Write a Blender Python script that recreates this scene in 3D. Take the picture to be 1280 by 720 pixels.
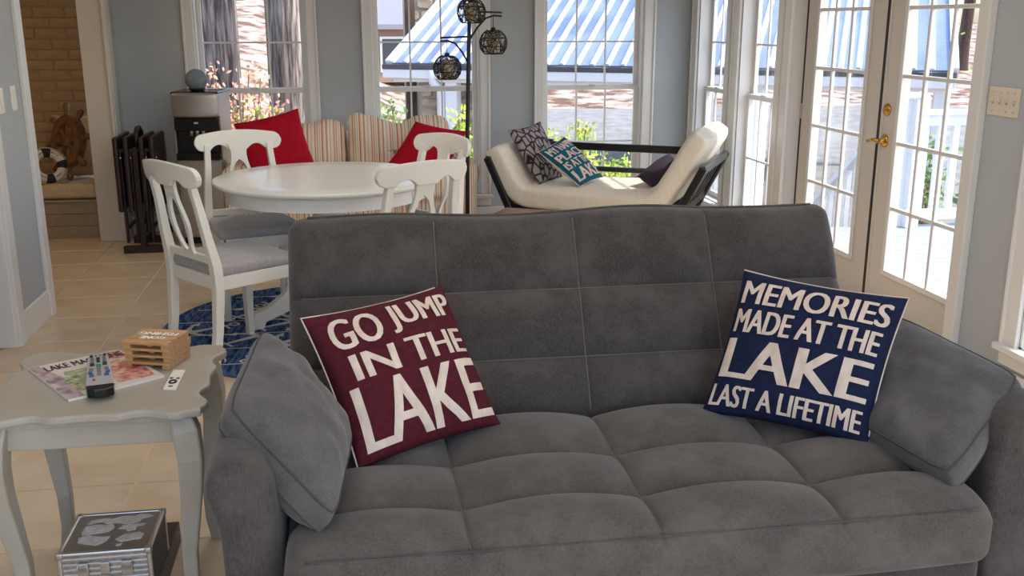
import bpy, bmesh, math, random
from mathutils import Vector, Matrix, noise
random.seed(7)
PI = math.pi
SC = bpy.context.scene
COL = SC.collection
for _o in list(bpy.data.objects): bpy.data.objects.remove(_o, do_unlink=True)

# ------------------------------------------------------------------ camera, sky, sun, exposure
cam_d = bpy.data.cameras.new('camera'); cam = bpy.data.objects.new('camera', cam_d); COL.objects.link(cam)
cam_d.sensor_fit = 'HORIZONTAL'; cam_d.sensor_width = 36.0; cam_d.lens = 36.0*1256/1280
cam_d.clip_start = 0.05; cam_d.clip_end = 500
cam.location = (0, 0, 1.53)
cam.rotation_euler = (math.radians(90-14.85), 0, math.radians(-9.05))
SC.camera = cam
SC.view_settings.view_transform = 'Standard'; SC.view_settings.look = 'None'
SC.view_settings.gamma = 1.0; SC.view_settings.use_curve_mapping = False
SC.view_settings.exposure = 0.92
W = bpy.data.worlds.new('world'); SC.world = W; W.use_nodes = True
wn = W.node_tree.nodes; wl = W.node_tree.links
bg = wn['Background']
sky = wn.new('ShaderNodeTexSky'); sky.sky_type = 'NISHITA'; sky.sun_disc = False
sky.sun_elevation = math.radians(48); sky.sun_rotation = math.radians(110); sky.air_density = 1.0; sky.dust_density = 2.0
wl.new(sky.outputs[0], bg.inputs[0]); bg.inputs[1].default_value = 0.28
sun_d = bpy.data.lights.new('sun', 'SUN'); sun_d.energy = 2.7; sun_d.angle = math.radians(1.0); sun_d.color = (1, .94, .85)
sun = bpy.data.objects.new('sun', sun_d); COL.objects.link(sun); sun.location = (20, -8, 25)
sun.rotation_euler = Vector((-.60, .17, -.78)).to_track_quat('-Z', 'Y').to_euler()

# ------------------------------------------------------------------ materials
def lin(c):
    return tuple(((v/255)/12.92 if v/255 <= .04045 else ((v/255+.055)/1.055)**2.4) for v in c)
MATS = {}
def mat(name, c, rough=.6, metal=0., c2=None, nscale=30., namt=.5, bump=0., bscale=None, stretch=(1,1,1), spec=.5, sheen=0., coat=0., detail=4., ntype='NOISE', lo=.35, hi=.65, blot=None):
    if name in MATS: return MATS[name]
    m = bpy.data.materials.new(name); m.use_nodes = True
    nt = m.node_tree; N = nt.nodes; L = nt.links
    b = N['Principled BSDF']
    b.inputs['Base Color'].default_value = (*lin(c), 1)
    b.inputs['Roughness'].default_value = rough; b.inputs['Metallic'].default_value = metal
    b.inputs['Specular IOR Level'].default_value = spec
    if sheen: b.inputs['Sheen Weight'].default_value = sheen; b.inputs['Sheen Roughness'].default_value = .5
    if coat: b.inputs['Coat Weight'].default_value = coat
    if c2 is not None or bump:
        tc = N.new('ShaderNodeTexCoord'); mp = N.new('ShaderNodeMapping'); mp.inputs['Scale'].default_value = stretch
        L.new(tc.outputs['Object'], mp.inputs[0])
    def tex(sc):
        if ntype == 'WAVE':
            t = N.new('ShaderNodeTexWave'); t.inputs['Scale'].default_value = sc; t.inputs['Distortion'].default_value = 4; t.inputs['Detail'].default_value = 3
        elif ntype == 'VORONOI':
            t = N.new('ShaderNodeTexVoronoi'); t.inputs['Scale'].default_value = sc; t.feature = 'DISTANCE_TO_EDGE'
        else:
            t = N.new('ShaderNodeTexNoise'); t.inputs['Scale'].default_value = sc; t.inputs['Detail'].default_value = detail
        L.new(mp.outputs[0], t.inputs['Vector'])
        return t
    if c2 is not None:
        t = tex(nscale); r = N.new('ShaderNodeValToRGB')
        r.color_ramp.elements[0].color = (*lin(c), 1); r.color_ramp.elements[1].color = (*lin(c2), 1)
        r.color_ramp.elements[0].position = lo; r.color_ramp.elements[1].position = hi
        L.new(t.outputs[0] if ntype != 'WAVE' else t.outputs['Fac'], r.inputs[0]); L.new(r.outputs[0], b.inputs['Base Color'])
        if blot:
            bt = N.new('ShaderNodeTexNoise'); bt.inputs['Scale'].default_value = blot[1]; bt.inputs['Detail'].default_value = 6; bt.inputs['Roughness'].default_value = .65
            L.new(tc.outputs['Object'], bt.inputs['Vector'])
            br = N.new('ShaderNodeMapRange'); br.inputs[1].default_value = .42; br.inputs[2].default_value = .68; br.inputs[4].default_value = blot[2]; L.new(bt.outputs[0], br.inputs[0])
            mx = N.new('ShaderNodeMix'); mx.data_type = 'RGBA'; L.new(br.outputs[0], mx.inputs[0]); L.new(r.outputs[0], mx.inputs[6]); mx.inputs[7].default_value = (*lin(blot[0]), 1)
            L.new(mx.outputs[2], b.inputs['Base Color'])
    if bump:
        t = tex(bscale or nscale); bp = N.new('ShaderNodeBump'); bp.inputs['Strength'].default_value = bump; bp.inputs['Distance'].default_value = .01
        L.new(t.outputs[0] if ntype != 'WAVE' else t.outputs['Fac'], bp.inputs['Height']); L.new(bp.outputs[0], b.inputs['Normal'])
    MATS[name] = m
    return m
def emis(name, c, s):
    m = mat(name, c); b = m.node_tree.nodes['Principled BSDF']
    b.inputs['Emission Color'].default_value = (*lin(c), 1); b.inputs['Emission Strength'].default_value = s
    return m
def stripes(name, cols, period, axis=0, rough=.85):
    m = bpy.data.materials.new(name); m.use_nodes = True; nt = m.node_tree; N = nt.nodes; L = nt.links; b = N['Principled BSDF']
    b.inputs['Roughness'].default_value = rough; b.inputs['Specular IOR Level'].default_value = .2
    tc = N.new('ShaderNodeTexCoord'); sp = N.new('ShaderNodeSeparateXYZ'); L.new(tc.outputs['Object'], sp.inputs[0])
    d = N.new('ShaderNodeMath'); d.operation = 'DIVIDE'; d.inputs[1].default_value = period; L.new(sp.outputs[axis], d.inputs[0])
    fr = N.new('ShaderNodeMath'); fr.operation = 'FRACT'; L.new(d.outputs[0], fr.inputs[0])
    r = N.new('ShaderNodeValToRGB'); r.color_ramp.interpolation = 'CONSTANT'; e = r.color_ramp.elements
    e[0].position = 0; e[0].color = (*lin(cols[0][1]), 1); e[1].position = cols[1][0]; e[1].color = (*lin(cols[1][1]), 1)
    for p, c in cols[2:]:
        q = e.new(p); q.color = (*lin(c), 1)
    L.new(fr.outputs[0], r.inputs[0]); L.new(r.outputs[0], b.inputs['Base Color']); MATS[name] = m
    return m
def glass_mat():
    m = bpy.data.materials.new('pane_glass'); m.use_nodes = True; nt = m.node_tree; N = nt.nodes; L = nt.links
    for n in list(N):
        if n.type == 'BSDF_PRINCIPLED': N.remove(n)
    tr = N.new('ShaderNodeBsdfTransparent'); tr.inputs[0].default_value = (.97, .98, .98, 1)
    gl = N.new('ShaderNodeBsdfGlossy'); gl.inputs['Roughness'].default_value = .02
    lw = N.new('ShaderNodeLayerWeight'); lw.inputs[0].default_value = .5
    pw = N.new('ShaderNodeMath'); pw.operation = 'POWER'; pw.inputs[1].default_value = 5; L.new(lw.outputs['Facing'], pw.inputs[0])
    fz = N.new('ShaderNodeMath'); fz.operation = 'MULTIPLY_ADD'; fz.inputs[1].default_value = .7; fz.inputs[2].default_value = .02; L.new(pw.outputs[0], fz.inputs[0])
    mx = N.new('ShaderNodeMixShader'); L.new(fz.outputs[0], mx.inputs[0]); L.new(tr.outputs[0], mx.inputs[1]); L.new(gl.outputs[0], mx.inputs[2])
    L.new(mx.outputs[0], N['Material Output'].inputs[0]); MATS['pane_glass'] = m
    return m
glass_mat()
mat('wall_paint', (180,185,189), .7, c2=(175,181,186), nscale=3, bump=.03, bscale=220)
mat('trim_white', (226,225,223), .38)
mat('door_white', (212,206,198), .4)
mat('ceiling_white', (225,224,220), .8)
mat('tile', (222,202,174), .34, c2=(208,185,155), nscale=5, bump=.02, bscale=60, detail=6)
mat('grout', (218,194,168), .9)
mat('brick_paint', (176,146,104), .7, c2=(160,130,92), nscale=12, bump=.15, bscale=60)
mat('mortar', (170,140,99), .9)
mat('bench_board', (166,146,120), .7, c2=(152,132,106), nscale=20, stretch=(1,1,8))
mat('sofa_fabric', (79,74,71), .93, blot=((105,99,95),7,.45), c2=(60,56,54), nscale=240, bump=.12, bscale=600, spec=.15, sheen=.2, detail=8, stretch=(1,1,.3), lo=.3, hi=.7)
mat('sofa_seat_fabric', (90,85,80), .93, blot=((117,111,104),7,.45), c2=(71,67,63), nscale=200, bump=.12, bscale=600, spec=.15, sheen=.2, detail=8, lo=.3, hi=.7)
mat('cushion_fabric', (94,91,90), .93, blot=((119,115,113),8,.45), c2=(76,74,73), nscale=220, bump=.12, bscale=600, spec=.15, sheen=.25, detail=8, lo=.3, hi=.7)
mat('seam_dark', (74,71,69), .9); mat('seam_thread', (104,99,95), .9)
mat('maroon', (84,27,38), .85, c2=(74,22,33), nscale=60, bump=.08, bscale=500, spec=.2)
mat('navy', (27,36,66), .85, c2=(21,29,56), nscale=60, bump=.08, bscale=500, spec=.2)
mat('teal', (20,98,118), .85, c2=(14,84,104), nscale=40, spec=.2)
mat('red_fabric', (178,12,38), .85, c2=(162,8,32), nscale=40, spec=.2)
mat('print_cream', (226,210,196), .85, c2=(212,192,176), nscale=40, stretch=(1,1,.3), spec=.2)
mat('piping_cream', (214,200,186), .85)
mat('dark_plum', (44,30,46), .85); mat('piping_red', (130,30,50), .8)
mat('table_grey', (170,164,152), .38, c2=(164,158,145), nscale=6)
mat('chair_white', (234,231,222), .35)
mat('table_white', (236,234,228), .22)
mat('seat_grey', (176,172,172), .9, c2=(160,157,158), nscale=60, spec=.2, sheen=.3)
mat('rug_blue', (84,112,156), .95, c2=(34,52,92), nscale=70, stretch=(1,.16,1), bump=.2, bscale=200, spec=.1, lo=.42, hi=.6)
mat('rug_white', (206,208,206), .95)
mat('dark_wood', (44,24,22), .4, c2=(34,17,16), nscale=20, stretch=(1,1,.15))
mat('steel', (196,190,184), .33, metal=.85, c2=(182,176,170), nscale=40, stretch=(1,1,30))
mat('black_plastic', (16,17,20), .25); mat('black_matte', (20,19,19), .55)
mat('speaker_cloth', (132,142,152), .9, c2=(118,128,140), nscale=300)
mat('futon_black', (20,18,19), .3)
mat('cream_cloth', (234,226,210), .9, c2=(226,216,198), nscale=25, bump=.12, bscale=90, stretch=(6,1,1), spec=.2)
mat('lamp_black', (30,27,27), .5); mat('lamp_liner', (206,190,166), .8, c2=(176,156,128), nscale=40)
mat('brass', (206,160,84), .22, metal=1.)
mat('plate_white', (236,232,226), .35); mat('plate_almond', (222,208,190), .4)
mat('wheel_wood', (132,92,50), .5, c2=(102,66,34), nscale=20)
mat('ring_white', (222,214,198), .7); mat('ring_navy', (30,32,42), .7)
mat('bench_cloth', (206,184,150), .9, c2=(196,172,138), nscale=30, spec=.2); mat('tan_cloth', (196,160,118), .9)
mat('coaster_wood', (200,158,112), .55, c2=(178,132,88), nscale=30, stretch=(1,6,6))
mat('coaster_print', (250,246,238), .7)
mat('remote_silver', (190,190,192), .35, metal=.3); mat('button_black', (30,30,34), .4); mat('button_blue', (60,86,140), .4); mat('button_green', (60,140,110), .4); mat('button_grey',(110,112,116),.4)
mat('aluminium', (190,188,186), .3, metal=1., c2=(150,148,147), nscale=70, stretch=(1,14,1), lo=.3, hi=.7)
mat('aluminium_trim', (206,204,202), .3, metal=1.); mat('sticker', (214,210,208), .45, c2=(186,182,180), nscale=60)
mat('dark_case', (58,56,58), .5); mat('maroon_box', (58,34,40), .4)
mat('paper', (226,222,216), .5); mat('magazine_cover', (214,206,198), .35)
mat('mag_green', (104,122,84), .4, c2=(196,196,160), nscale=60); mat('mag_red', (176,74,76), .4, c2=(226,190,170), nscale=50); mat('mag_purple', (122,92,108), .4, c2=(206,190,190), nscale=30)
mat('ink', (58,44,58), .6)
# outdoors
mat('leaf_litter', (112,86,74), .95, c2=(204,186,174), nscale=1.6, detail=12, spec=.1, lo=.4, hi=.62)
mat('asphalt', (150,148,146), .95, c2=(128,128,130), nscale=3, detail=8, spec=.1)
mat('bark', (80,72,72), .95, c2=(172,160,154), nscale=11, stretch=(3,3,.28), bump=1., detail=5, spec=.1, lo=.38, hi=.66)
mat('bark_dark', (92,74,66), .95, c2=(62,50,46), nscale=10, stretch=(3,3,.4), spec=.1)
mat('leaf_lime', (206,222,96), .6, c2=(158,190,60), nscale=8); mat('leaf_green', (84,122,66), .6, c2=(128,160,92), nscale=6); mat('leaf_pink', (226,150,140), .6, c2=(236,206,170), nscale=9); mat('leaf_dark', (52,74,48), .7, c2=(80,104,66), nscale=6)
mat('roof_metal', (152,166,194), .3, metal=.35, c2=(124,142,180), nscale=.9, lo=.45, hi=.6)  # blue of the reflected sky put into the pan colour
mat('roof_rib', (216,224,238), .3, metal=.3)  # bright reflection stripes put into the rib colour
mat('roof_dark', (64,66,74), .6)
mat('out_white', (226,229,234), .5); mat('stone', (186,168,146), .9, c2=(136,124,110), nscale=4, bump=.2); mat('stone_mortar', (150,142,130), .95)
mat('deck_board', (172,178,188), .8, c2=(150,160,176), nscale=4, stretch=(1,8,1))
mat('house_roof', (132,132,142), .8); mat('house_wall', (150,124,112), .8)
mat('twig', (170,130,104), .8)
stripes('stripe_cloth', [(0,(234,222,204)),(.07,(208,128,112)),(.12,(236,226,210)),(.17,(216,180,136)),(.25,(236,226,210)),(.31,(190,190,156)),(.35,(236,226,210)),(.43,(204,110,100)),(.49,(228,204,170)),(.57,(238,230,216)),(.64,(214,176,130)),(.70,(206,132,112)),(.74,(238,230,216)),(.86,(220,190,150)),(.92,(238,228,212))], .13)

# ------------------------------------------------------------------ mesh helpers
class MB:
    def __init__(s): s.v = []; s.f = []
    def add(s, v, f):
        o = len(s.v); s.v += [tuple(p) for p in v]; s.f += [tuple(i+o for i in q) for q in f]; return s
    def box(s, c, d, M=None):
        x, y, z = (k/2 for k in d); P = [Vector((sx*x, sy*y, sz*z)) for sz in (-1,1) for sy in (-1,1) for sx in (-1,1)]
        if M is not None: P = [M @ p for p in P]
        c = Vector(c)
        return s.add([p+c for p in P], [(0,2,3,1),(4,5,7,6),(0,1,5,4),(2,6,7,3),(0,4,6,2),(1,3,7,5)])
    def span(s, a, b):
        a = Vector(a); b = Vector(b)
        return s.box((a+b)/2, [abs(k) for k in (b-a)])
    def beam(s, a, b, w, h, up=(0,0,1)):
        a = Vector(a); b = Vector(b); d = (b-a).normalized(); u = Vector(up); r = d.cross(u).normalized(); u = r.cross(d)
        P = [p + r*sx*w/2 + u*su*h/2 for p in (a, b) for sx, su in ((-1,-1),(1,-1),(1,1),(-1,1))]
        return s.add(P, [(3,2,1,0),(4,5,6,7),(0,1,5,4),(1,2,6,5),(2,3,7,6),(3,0,4,7)])
    def prism(s, poly, h0, h1, f=None):
        n = len(poly); f = f or (lambda x, y, h: (x, y, h))
        V = [f(x, y, h0) for x, y in poly] + [f(x, y, h1) for x, y in poly]
        return s.add(V, [tuple(range(n-1, -1, -1)), tuple(range(n, 2*n))] + [(i, (i+1) % n, n+(i+1) % n, n+i) for i in range(n)])
    def lathe(s, prof, n=24, c=(0,0,0), cap=True, M=None):
        V = []; F = []
        for r, z in prof:
            for k in range(n):
                a = 2*PI*k/n; p = Vector((r*math.cos(a), r*math.sin(a), z))
                if M is not None: p = M @ p
                V.append(p+Vector(c))
        for i in range(len(prof)-1):
            for k in range(n):
                F.append((i*n+k, i*n+(k+1) % n, (i+1)*n+(k+1) % n, (i+1)*n+k))
        if cap: F.append(tuple(range(n-1, -1, -1))); F.append(tuple((len(prof)-1)*n+k for k in range(n)))
        return s.add(V, F)
    def tube(s, pts, r, n=8, closed=False, cap=True, sec=None):
        pts = [Vector(p) for p in pts]; m = len(pts); V = []; F = []; up = None
        for i, p in enumerate(pts):
            a = pts[(i-1) % m] if (closed or i > 0) else p; b = pts[(i+1) % m] if (closed or i < m-1) else p
            d = (b-a).normalized()
            if up is None:
                up = Vector((0,0,1)) if abs(d.z) < .9 else Vector((1,0,0))
            x = d.cross(up).normalized(); up = x.cross(d).normalized()
            rr = r[i] if isinstance(r, (list, tuple)) else r
            if sec:
                for sx, su in sec: V.append(p + x*sx*rr + up*su*rr)
            else:
                for k in range(n):
                    t = 2*PI*k/n; V.append(p + x*math.cos(t)*rr + up*math.sin(t)*rr)
        nn = len(sec) if sec else n
        for i in range(m if closed else m-1):
            j = (i+1) % m
            for k in range(nn): F.append((i*nn+k, i*nn+(k+1) % nn, j*nn+(k+1) % nn, j*nn+k))
        if cap and not closed: F.append(tuple(range(nn-1, -1, -1))); F.append(tuple((m-1)*nn+k for k in range(nn)))
        return s.add(V, F)
    def grid(s, fn, nu, nv, flip=False, wrapu=False):
        V = [fn(i/nu, j/nv) for j in range(nv+1) for i in range(nu+1)]
        F = []
        for j in range(nv):
            for i in range(nu):
                a = j*(nu+1)+i; q = (a, a+1, a+nu+2, a+nu+1); F.append(q[::-1] if flip else q)
        return s.add(V, F)
    def rbox(s, size, r, n=(8,8,8), disp=None, c=(0,0,0), k=3, extra=None):
        h = [q/2 for q in size]; r = min(r, min(h)*.999)
        def ax(i):
            L = [-h[i]]
            for q in range(1, k+1): L.append(-h[i] + r*(1-math.cos(q/k*PI/2))/1.0 if False else -h[i]+r*q/k)
            m = max(1, n[i]); a = -h[i]+r; b = h[i]-r
            for q in range(1, m): L.append(a+(b-a)*q/m)
            for q in range(k+1): L.append(h[i]-r+r*q/k)
            for q in (extra or {}).get(i, ()):
                for d in (-.012,-.004,0,.004,.012):
                    if -h[i]+r < q+d < h[i]-r: L.append(q+d)
            return sorted(set(round(q, 5) for q in L))
        A = [ax(0), ax(1), ax(2)]; idx = {}; V = []; F = []
        def vid(p):
            inner = [max(-h[i]+r, min(h[i]-r, p[i])) for i in range(3)]
            d = Vector([p[i]-inner[i] for i in range(3)])
            # even angular spacing
            d = Vector([math.tan(max(-1, min(1, q/r))*PI/4)*r for q in d])
            m = max(abs(q) for q in d)
            if d.length > 1e-9: d = d.normalized()*r
            q = Vector(inner)+d
            key = (round(q.x, 5), round(q.y, 5), round(q.z, 5))
            if key not in idx:
                idx[key] = len(V); w = disp(q.copy()) if disp else q
                V.append(Vector(w)+Vector(c))
            return idx[key]
        for a, b, cc in ((0,1,2),(1,2,0),(2,0,1)):
            for sg in (-1, 1):
                for i in range(len(A[a])-1):
                    for j in range(len(A[b])-1):
                        q = []
                        for u, v in ((i,j),(i+1,j),(i+1,j+1),(i,j+1)):
                            p = [0,0,0]; p[a] = A[a][u]; p[b] = A[b][v]; p[cc] = sg*h[cc]; q.append(vid(p))
                        q = list(dict.fromkeys(q))
                        if len(q) > 2: F.append(tuple(q if sg > 0 else q[::-1]))
        return s.add(V, F)
def obj(name, mb, m, parent=None, smooth=False, bevel=0, seg=2, origin=None, label=None):
    me = bpy.data.meshes.new(name)
    v = mb.v
    off = Vector(origin) if origin is not None else (parent.get('_o') and Vector(parent['_o']) if parent else None)
    if off: v = [tuple(Vector(p)-off) for p in v]
    me.from_pydata(v, [], mb.f); me.validate(); me.update()
    bm = bmesh.new(); bm.from_mesh(me); bmesh.ops.recalc_face_normals(bm, faces=bm.faces); bm.to_mesh(me); bm.free()
    if smooth:
        for p in me.polygons: p.use_smooth = True
    me.materials.append(MATS[m] if isinstance(m, str) else m)
    o = bpy.data.objects.new(name, me); COL.objects.link(o)
    if parent: o.parent = parent
    elif off: o.location = off
    if bevel:
        b = o.modifiers.new('bevel', 'BEVEL'); b.width = bevel; b.segments = seg; b.limit_method = 'ANGLE'; b.angle_limit = math.radians(40)
        b.harden_normals = False
        for p in me.polygons: p.use_smooth = False
    if label: o['label'] = label
    return o
def empty(name, loc, rz=0, world=False):
    o = bpy.data.objects.new(name, None); COL.objects.link(o); o.location = loc; o.rotation_euler = (0, 0, rz); o.empty_display_size = .1
    return o
def tag(o, label=None, cat=None, group=None, kind=None):
    if label: o['label'] = label
    if cat: o['category'] = cat
    if group: o['group'] = group
    if kind: o['kind'] = kind
    return o
def thing(name, label, cat, loc, rz=0, group=None):
    return tag(empty(name, loc, rz), label, cat, group)
class Wd:   # builds parts given in room coordinates under a thing standing at loc
    def __init__(s, t): s.t = t; s.off = Vector(t.location)
    def __call__(s, name, mb, m, parent=None, **k):
        o = s.off; mb.v = [tuple(Vector(p)-o) for p in mb.v]
        return obj(name, mb, m, parent or s.t, **k)
def struct(name, mb, m, **k):
    o = obj(name, mb, m, **k); o['kind'] = 'structure'; return o
def copy_tree(o, parent=None):
    c = o.copy(); COL.objects.link(c)
    if parent: c.parent = parent
    for ch in o.children: copy_tree(ch, c)
    return c
def inst(name, src, parent, loc, rot=None, scale=None):
    o = bpy.data.objects.new(name, src.data); COL.objects.link(o); o.parent = parent; o.location = loc
    if rot: o.rotation_euler = rot
    if scale: o.scale = scale
    for md in src.modifiers:
        if md.type == 'BEVEL':
            b = o.modifiers.new('bevel', 'BEVEL'); b.width = md.width; b.segments = md.segments; b.limit_method = 'ANGLE'; b.angle_limit = md.angle_limit
    return o
def flat_text(s, nx=8, ny=4, offset=.012):
    """letters as a flat mesh normalised to a unit box, cut finely enough to bend"""
    cu = bpy.data.curves.new('letters', 'FONT'); cu.body = s; cu.size = 1; cu.offset = offset; cu.resolution_u = 4
    ob = bpy.data.objects.new('letters', cu); COL.objects.link(ob)
    dg = bpy.context.evaluated_depsgraph_get(); me = bpy.data.meshes.new_from_object(ob.evaluated_get(dg))
    bm = bmesh.new(); bm.from_mesh(me); bpy.data.objects.remove(ob); bpy.data.curves.remove(cu); bpy.data.meshes.remove(me)
    xs = [v.co.x for v in bm.verts]; ys = [v.co.y for v in bm.verts]; x0, x1, y0, y1 = min(xs), max(xs), min(ys), max(ys)
    for v in bm.verts: v.co = ((v.co.x-x0)/(x1-x0), (v.co.y-y0)/(y1-y0), 0)
    for k in range(1, nx): bmesh.ops.bisect_plane(bm, geom=bm.verts[:]+bm.edges[:]+bm.faces[:], plane_co=(k/nx, 0, 0), plane_no=(1,0,0))
    for k in range(1, ny): bmesh.ops.bisect_plane(bm, geom=bm.verts[:]+bm.edges[:]+bm.faces[:], plane_co=(0, k/ny, 0), plane_no=(0,1,0))
    bm.verts.index_update(); V = [v.co.copy() for v in bm.verts]; F = [tuple(v.index for v in f.verts) for f in bm.faces]; bm.free()
    return V, F
def letters(mb, s, u0, u1, v0, v1, fn, nx=8, ny=4, offset=.0):
    # drawn a few times with a tiny sideways shift: bold strokes without fattening the corners shut
    V, F = flat_text(s, nx, ny, 0)
    e = .002*max(abs(u1-u0), 1e-3)
    for i, d in enumerate((-offset, 0, offset) if offset else (0,)):
        P = []
        for p in V:
            u = u0+(u1-u0)*p.x+d; v = v0+(v1-v0)*p.y; q = Vector(fn(u, v))
            n = (Vector(fn(u+e, v))-q).cross(Vector(fn(u, v+e))-q)
            P.append(q+n.normalized()*.00035*i if n.length > 0 else q)
        mb.add(P, F)
    return mb

class Pillow:
    """soft square pillow spanned between four corner points (TL, TR, BR, BL)"""
    def __init__(s, TL, TR, BR, BL, T, pinch=.06, p=2.2, wr=.004, seed=0, q=.5):
        s.c = [Vector(k) for k in (TL, TR, BR, BL)]; s.T = T; s.pinch = pinch; s.p = p; s.wr = wr; s.seed = seed; s.q = q
        a, b, c, d = s.c; s.N = ((b-a)+(c-d)).cross((a-d)+(b-c)).normalized(); s.ctr = (a+b+c+d)/4
    def base(s, u, v):
        a, b, c, d = s.c; k = s.pinch
        x = 2*u-1; y = 2*v-1
        x2 = x*(1-k*(1-y*y)*x*x); y2 = y*(1-k*(1-x*x)*y*y)
        u = (x2+1)/2; v = (y2+1)/2
        return (a*(1-u)+b*u)*v + (d*(1-u)+c*u)*(1-v)
    def prof(s, u, v):
        x = abs(2*u-1); y = abs(2*v-1)
        return max(0, (1-x**s.p)*(1-y**s.p))**s.q
    def pt(s, u, v, side=1, lift=0.):
        P = s.base(u, v); h = s.T*s.prof(u, v)
        w = s.wr*(noise.noise(Vector((u*5+s.seed, v*5, side*3.)))+.6*noise.noise(Vector((u*11, v*9+s.seed, side*7.)))) * min(1, s.prof(u, v)*2)
        return P + s.N*side*(h+w) + s.N*side*lift
    def body(s, n=22):
        m = MB()
        e = [.5-.5*math.cos(PI*i/n)*1.0 for i in range(n+1)]
        e = [.35*e[i]+.65*i/n for i in range(n+1)]
        m.grid(lambda u, v: s.pt(e[round(u*n)], e[round(v*n)], 1), n, n)
        m.grid(lambda u, v: s.pt(e[round(u*n)], e[round(v*n)], -1), n, n, flip=True)
        return m
    def cord(s, r=.004, n=16, sides=(0,1,2,3)):
        pts = []
        f = [lambda t: s.base(t, 1), lambda t: s.base(1, 1-t), lambda t: s.base(1-t, 0), lambda t: s.base(0, t)]
        for k in sides:
            pts += [f[k](i/n) for i in range(n)]
        return MB().tube(pts, r, 6, closed=len(sides) == 4)
def shade(o):
    for p in o.data.polygons: p.use_smooth = True
    return o
def weld(o, d=.0005):
    bm = bmesh.new(); bm.from_mesh(o.data); bmesh.ops.remove_doubles(bm, verts=bm.verts, dist=d); bmesh.ops.recalc_face_normals(bm, faces=bm.faces); bm.to_mesh(o.data); bm.free()
    for p in o.data.polygons: p.use_smooth = True
    return o
# ------------------------------------------------------------------ the room shell
XR, XL, YB, CZ = 2.66, -1.64, 7.75, 2.5
def wall_run(a0, a1, z1, holes, f):
    """boxes of a wall along a, leaving holes (a0,a1,z0,z1); f maps (a, t, z) with t 0..1 through the thickness"""
    m = MB(); hs = sorted(holes); cur = a0
    def bx(p, q, r, s):
        if q-p < 1e-4 or s-r < 1e-4: return
        A = f(p, 0, r); B = f(q, 1, s); m.span(A, B)
    for h in hs:
        bx(cur, h[0], 0, z1); bx(h[0], h[1], 0, h[2]); bx(h[0], h[1], h[3], z1); cur = h[1]
    bx(cur, a1, 0, z1)
    return m
BW = [(-1.09,-.295,.22,1.88), (.185,.985,.22,1.88), (1.48,2.265,.22,1.88)]
RW = [(.0,1.3,.235,1.9), (2.62,3.53,.235,1.9), (4.0,5.93,0,2.05), (6.1,6.74,.22,1.88), (6.98,7.6,.22,1.88)]  # first hole: the unseen opening added for daylight
o = struct('wall_back', wall_run(XL-.16, XR+.14, CZ, BW, lambda a, t, z: (a, YB+.14*t, z)), 'wall_paint'); tag(o, 'grey back wall with three tall windows', 'wall')
o = struct('wall_right', wall_run(-.6, YB+.14, CZ, RW, lambda a, t, z: (XR+.14*t, a, z)), 'wall_paint'); tag(o, 'grey right wall holding the glazed double doors', 'wall')
o = struct('wall_left', wall_run(-.6, YB, CZ, [(4.0,4.97,0,2.12), (5.57,7.48,0,2.12)], lambda a, t, z: (XL-.16*t, a, z)), 'wall_paint'); tag(o, 'pale grey left wall stub with light switches beside opening', 'wall')
m = MB().span((-4.0,-.6,-.12), (XR+.14,8.2,-.004)); fl = struct('floor', m, 'grout'); tag(fl, 'beige ceramic tile floor with pinkish grout', 'floor')
GX, GY = .4625, .427
tm = MB().box((0,0,-.006), (GX-.011, GY-.011, .012)); t0 = obj('tile', tm, 'tile', fl, bevel=.0025, seg=1)
first = True
for i in range(-7, 9):
    for j in range(-2, 13):
        cx = -.777+GX*(i-.5); cy = 6.737-GY*(j-.5)
        if cx+GX/2 > XR+.02 or cy > 7.9 or (cx < -1.8 and cy < 4.9): continue
        if cy < 2.2 and cx < -2: continue
        if first: t0.location = (cx, cy, 0); first = False
        else: inst('tile', t0, fl, (cx, cy, random.uniform(-.0006, 0)))
o = struct('ceiling', MB().span((-4.0,-.6,CZ), (XR+.5,8.2,CZ+.12)), 'ceiling_white'); tag(o, 'plain white ceiling', 'ceiling')
def base(name, a, b, lab):
    o = struct(name, MB().span(a, b), 'trim_white', bevel=.006); tag(o, lab, 'baseboard')
base('baseboard_back', (XL,YB-.016,0), (XR,YB,.125), 'white baseboard under the back windows')
base('baseboard_right', (XR-.016,-.6,0), (XR,3.945,.13), 'white baseboard right of the glazed doors')
base('baseboard_left', (XL,5.05,0), (XL+.016,5.5,.15), 'white baseboard on the left wall stub')
# casings of the left openings
def trim(name, parts, lab, m='trim_white'):
    mb = MB()
    for a, b in parts: mb.span(a, b)
    o = struct(name, mb, m, bevel=.004); tag(o, lab, 'trim')
trim('trim_1', [((XL,4.965,0),(XL+.022,5.055,2.2)), ((XL-.17,4.955,0),(XL+.002,4.972,2.12))], 'white casing on near edge of left wall stub')
trim('trim_2', [((XL,5.49,0),(XL+.022,5.575,2.2)), ((XL-.17,5.57,0),(XL+.002,5.585,2.12))], 'white casing on far edge of left wall stub')
trim('trim_3', [((XL-.17,7.455,0),(XL,7.48,2.12)), ((XL,7.45,0),(XL+.022,7.56,2.2)), ((XL-.005,7.42,0),(XL+.016,7.45,2.15))], 'wide off-white jamb and casing beside the brick nook', 'door_white')
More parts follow.
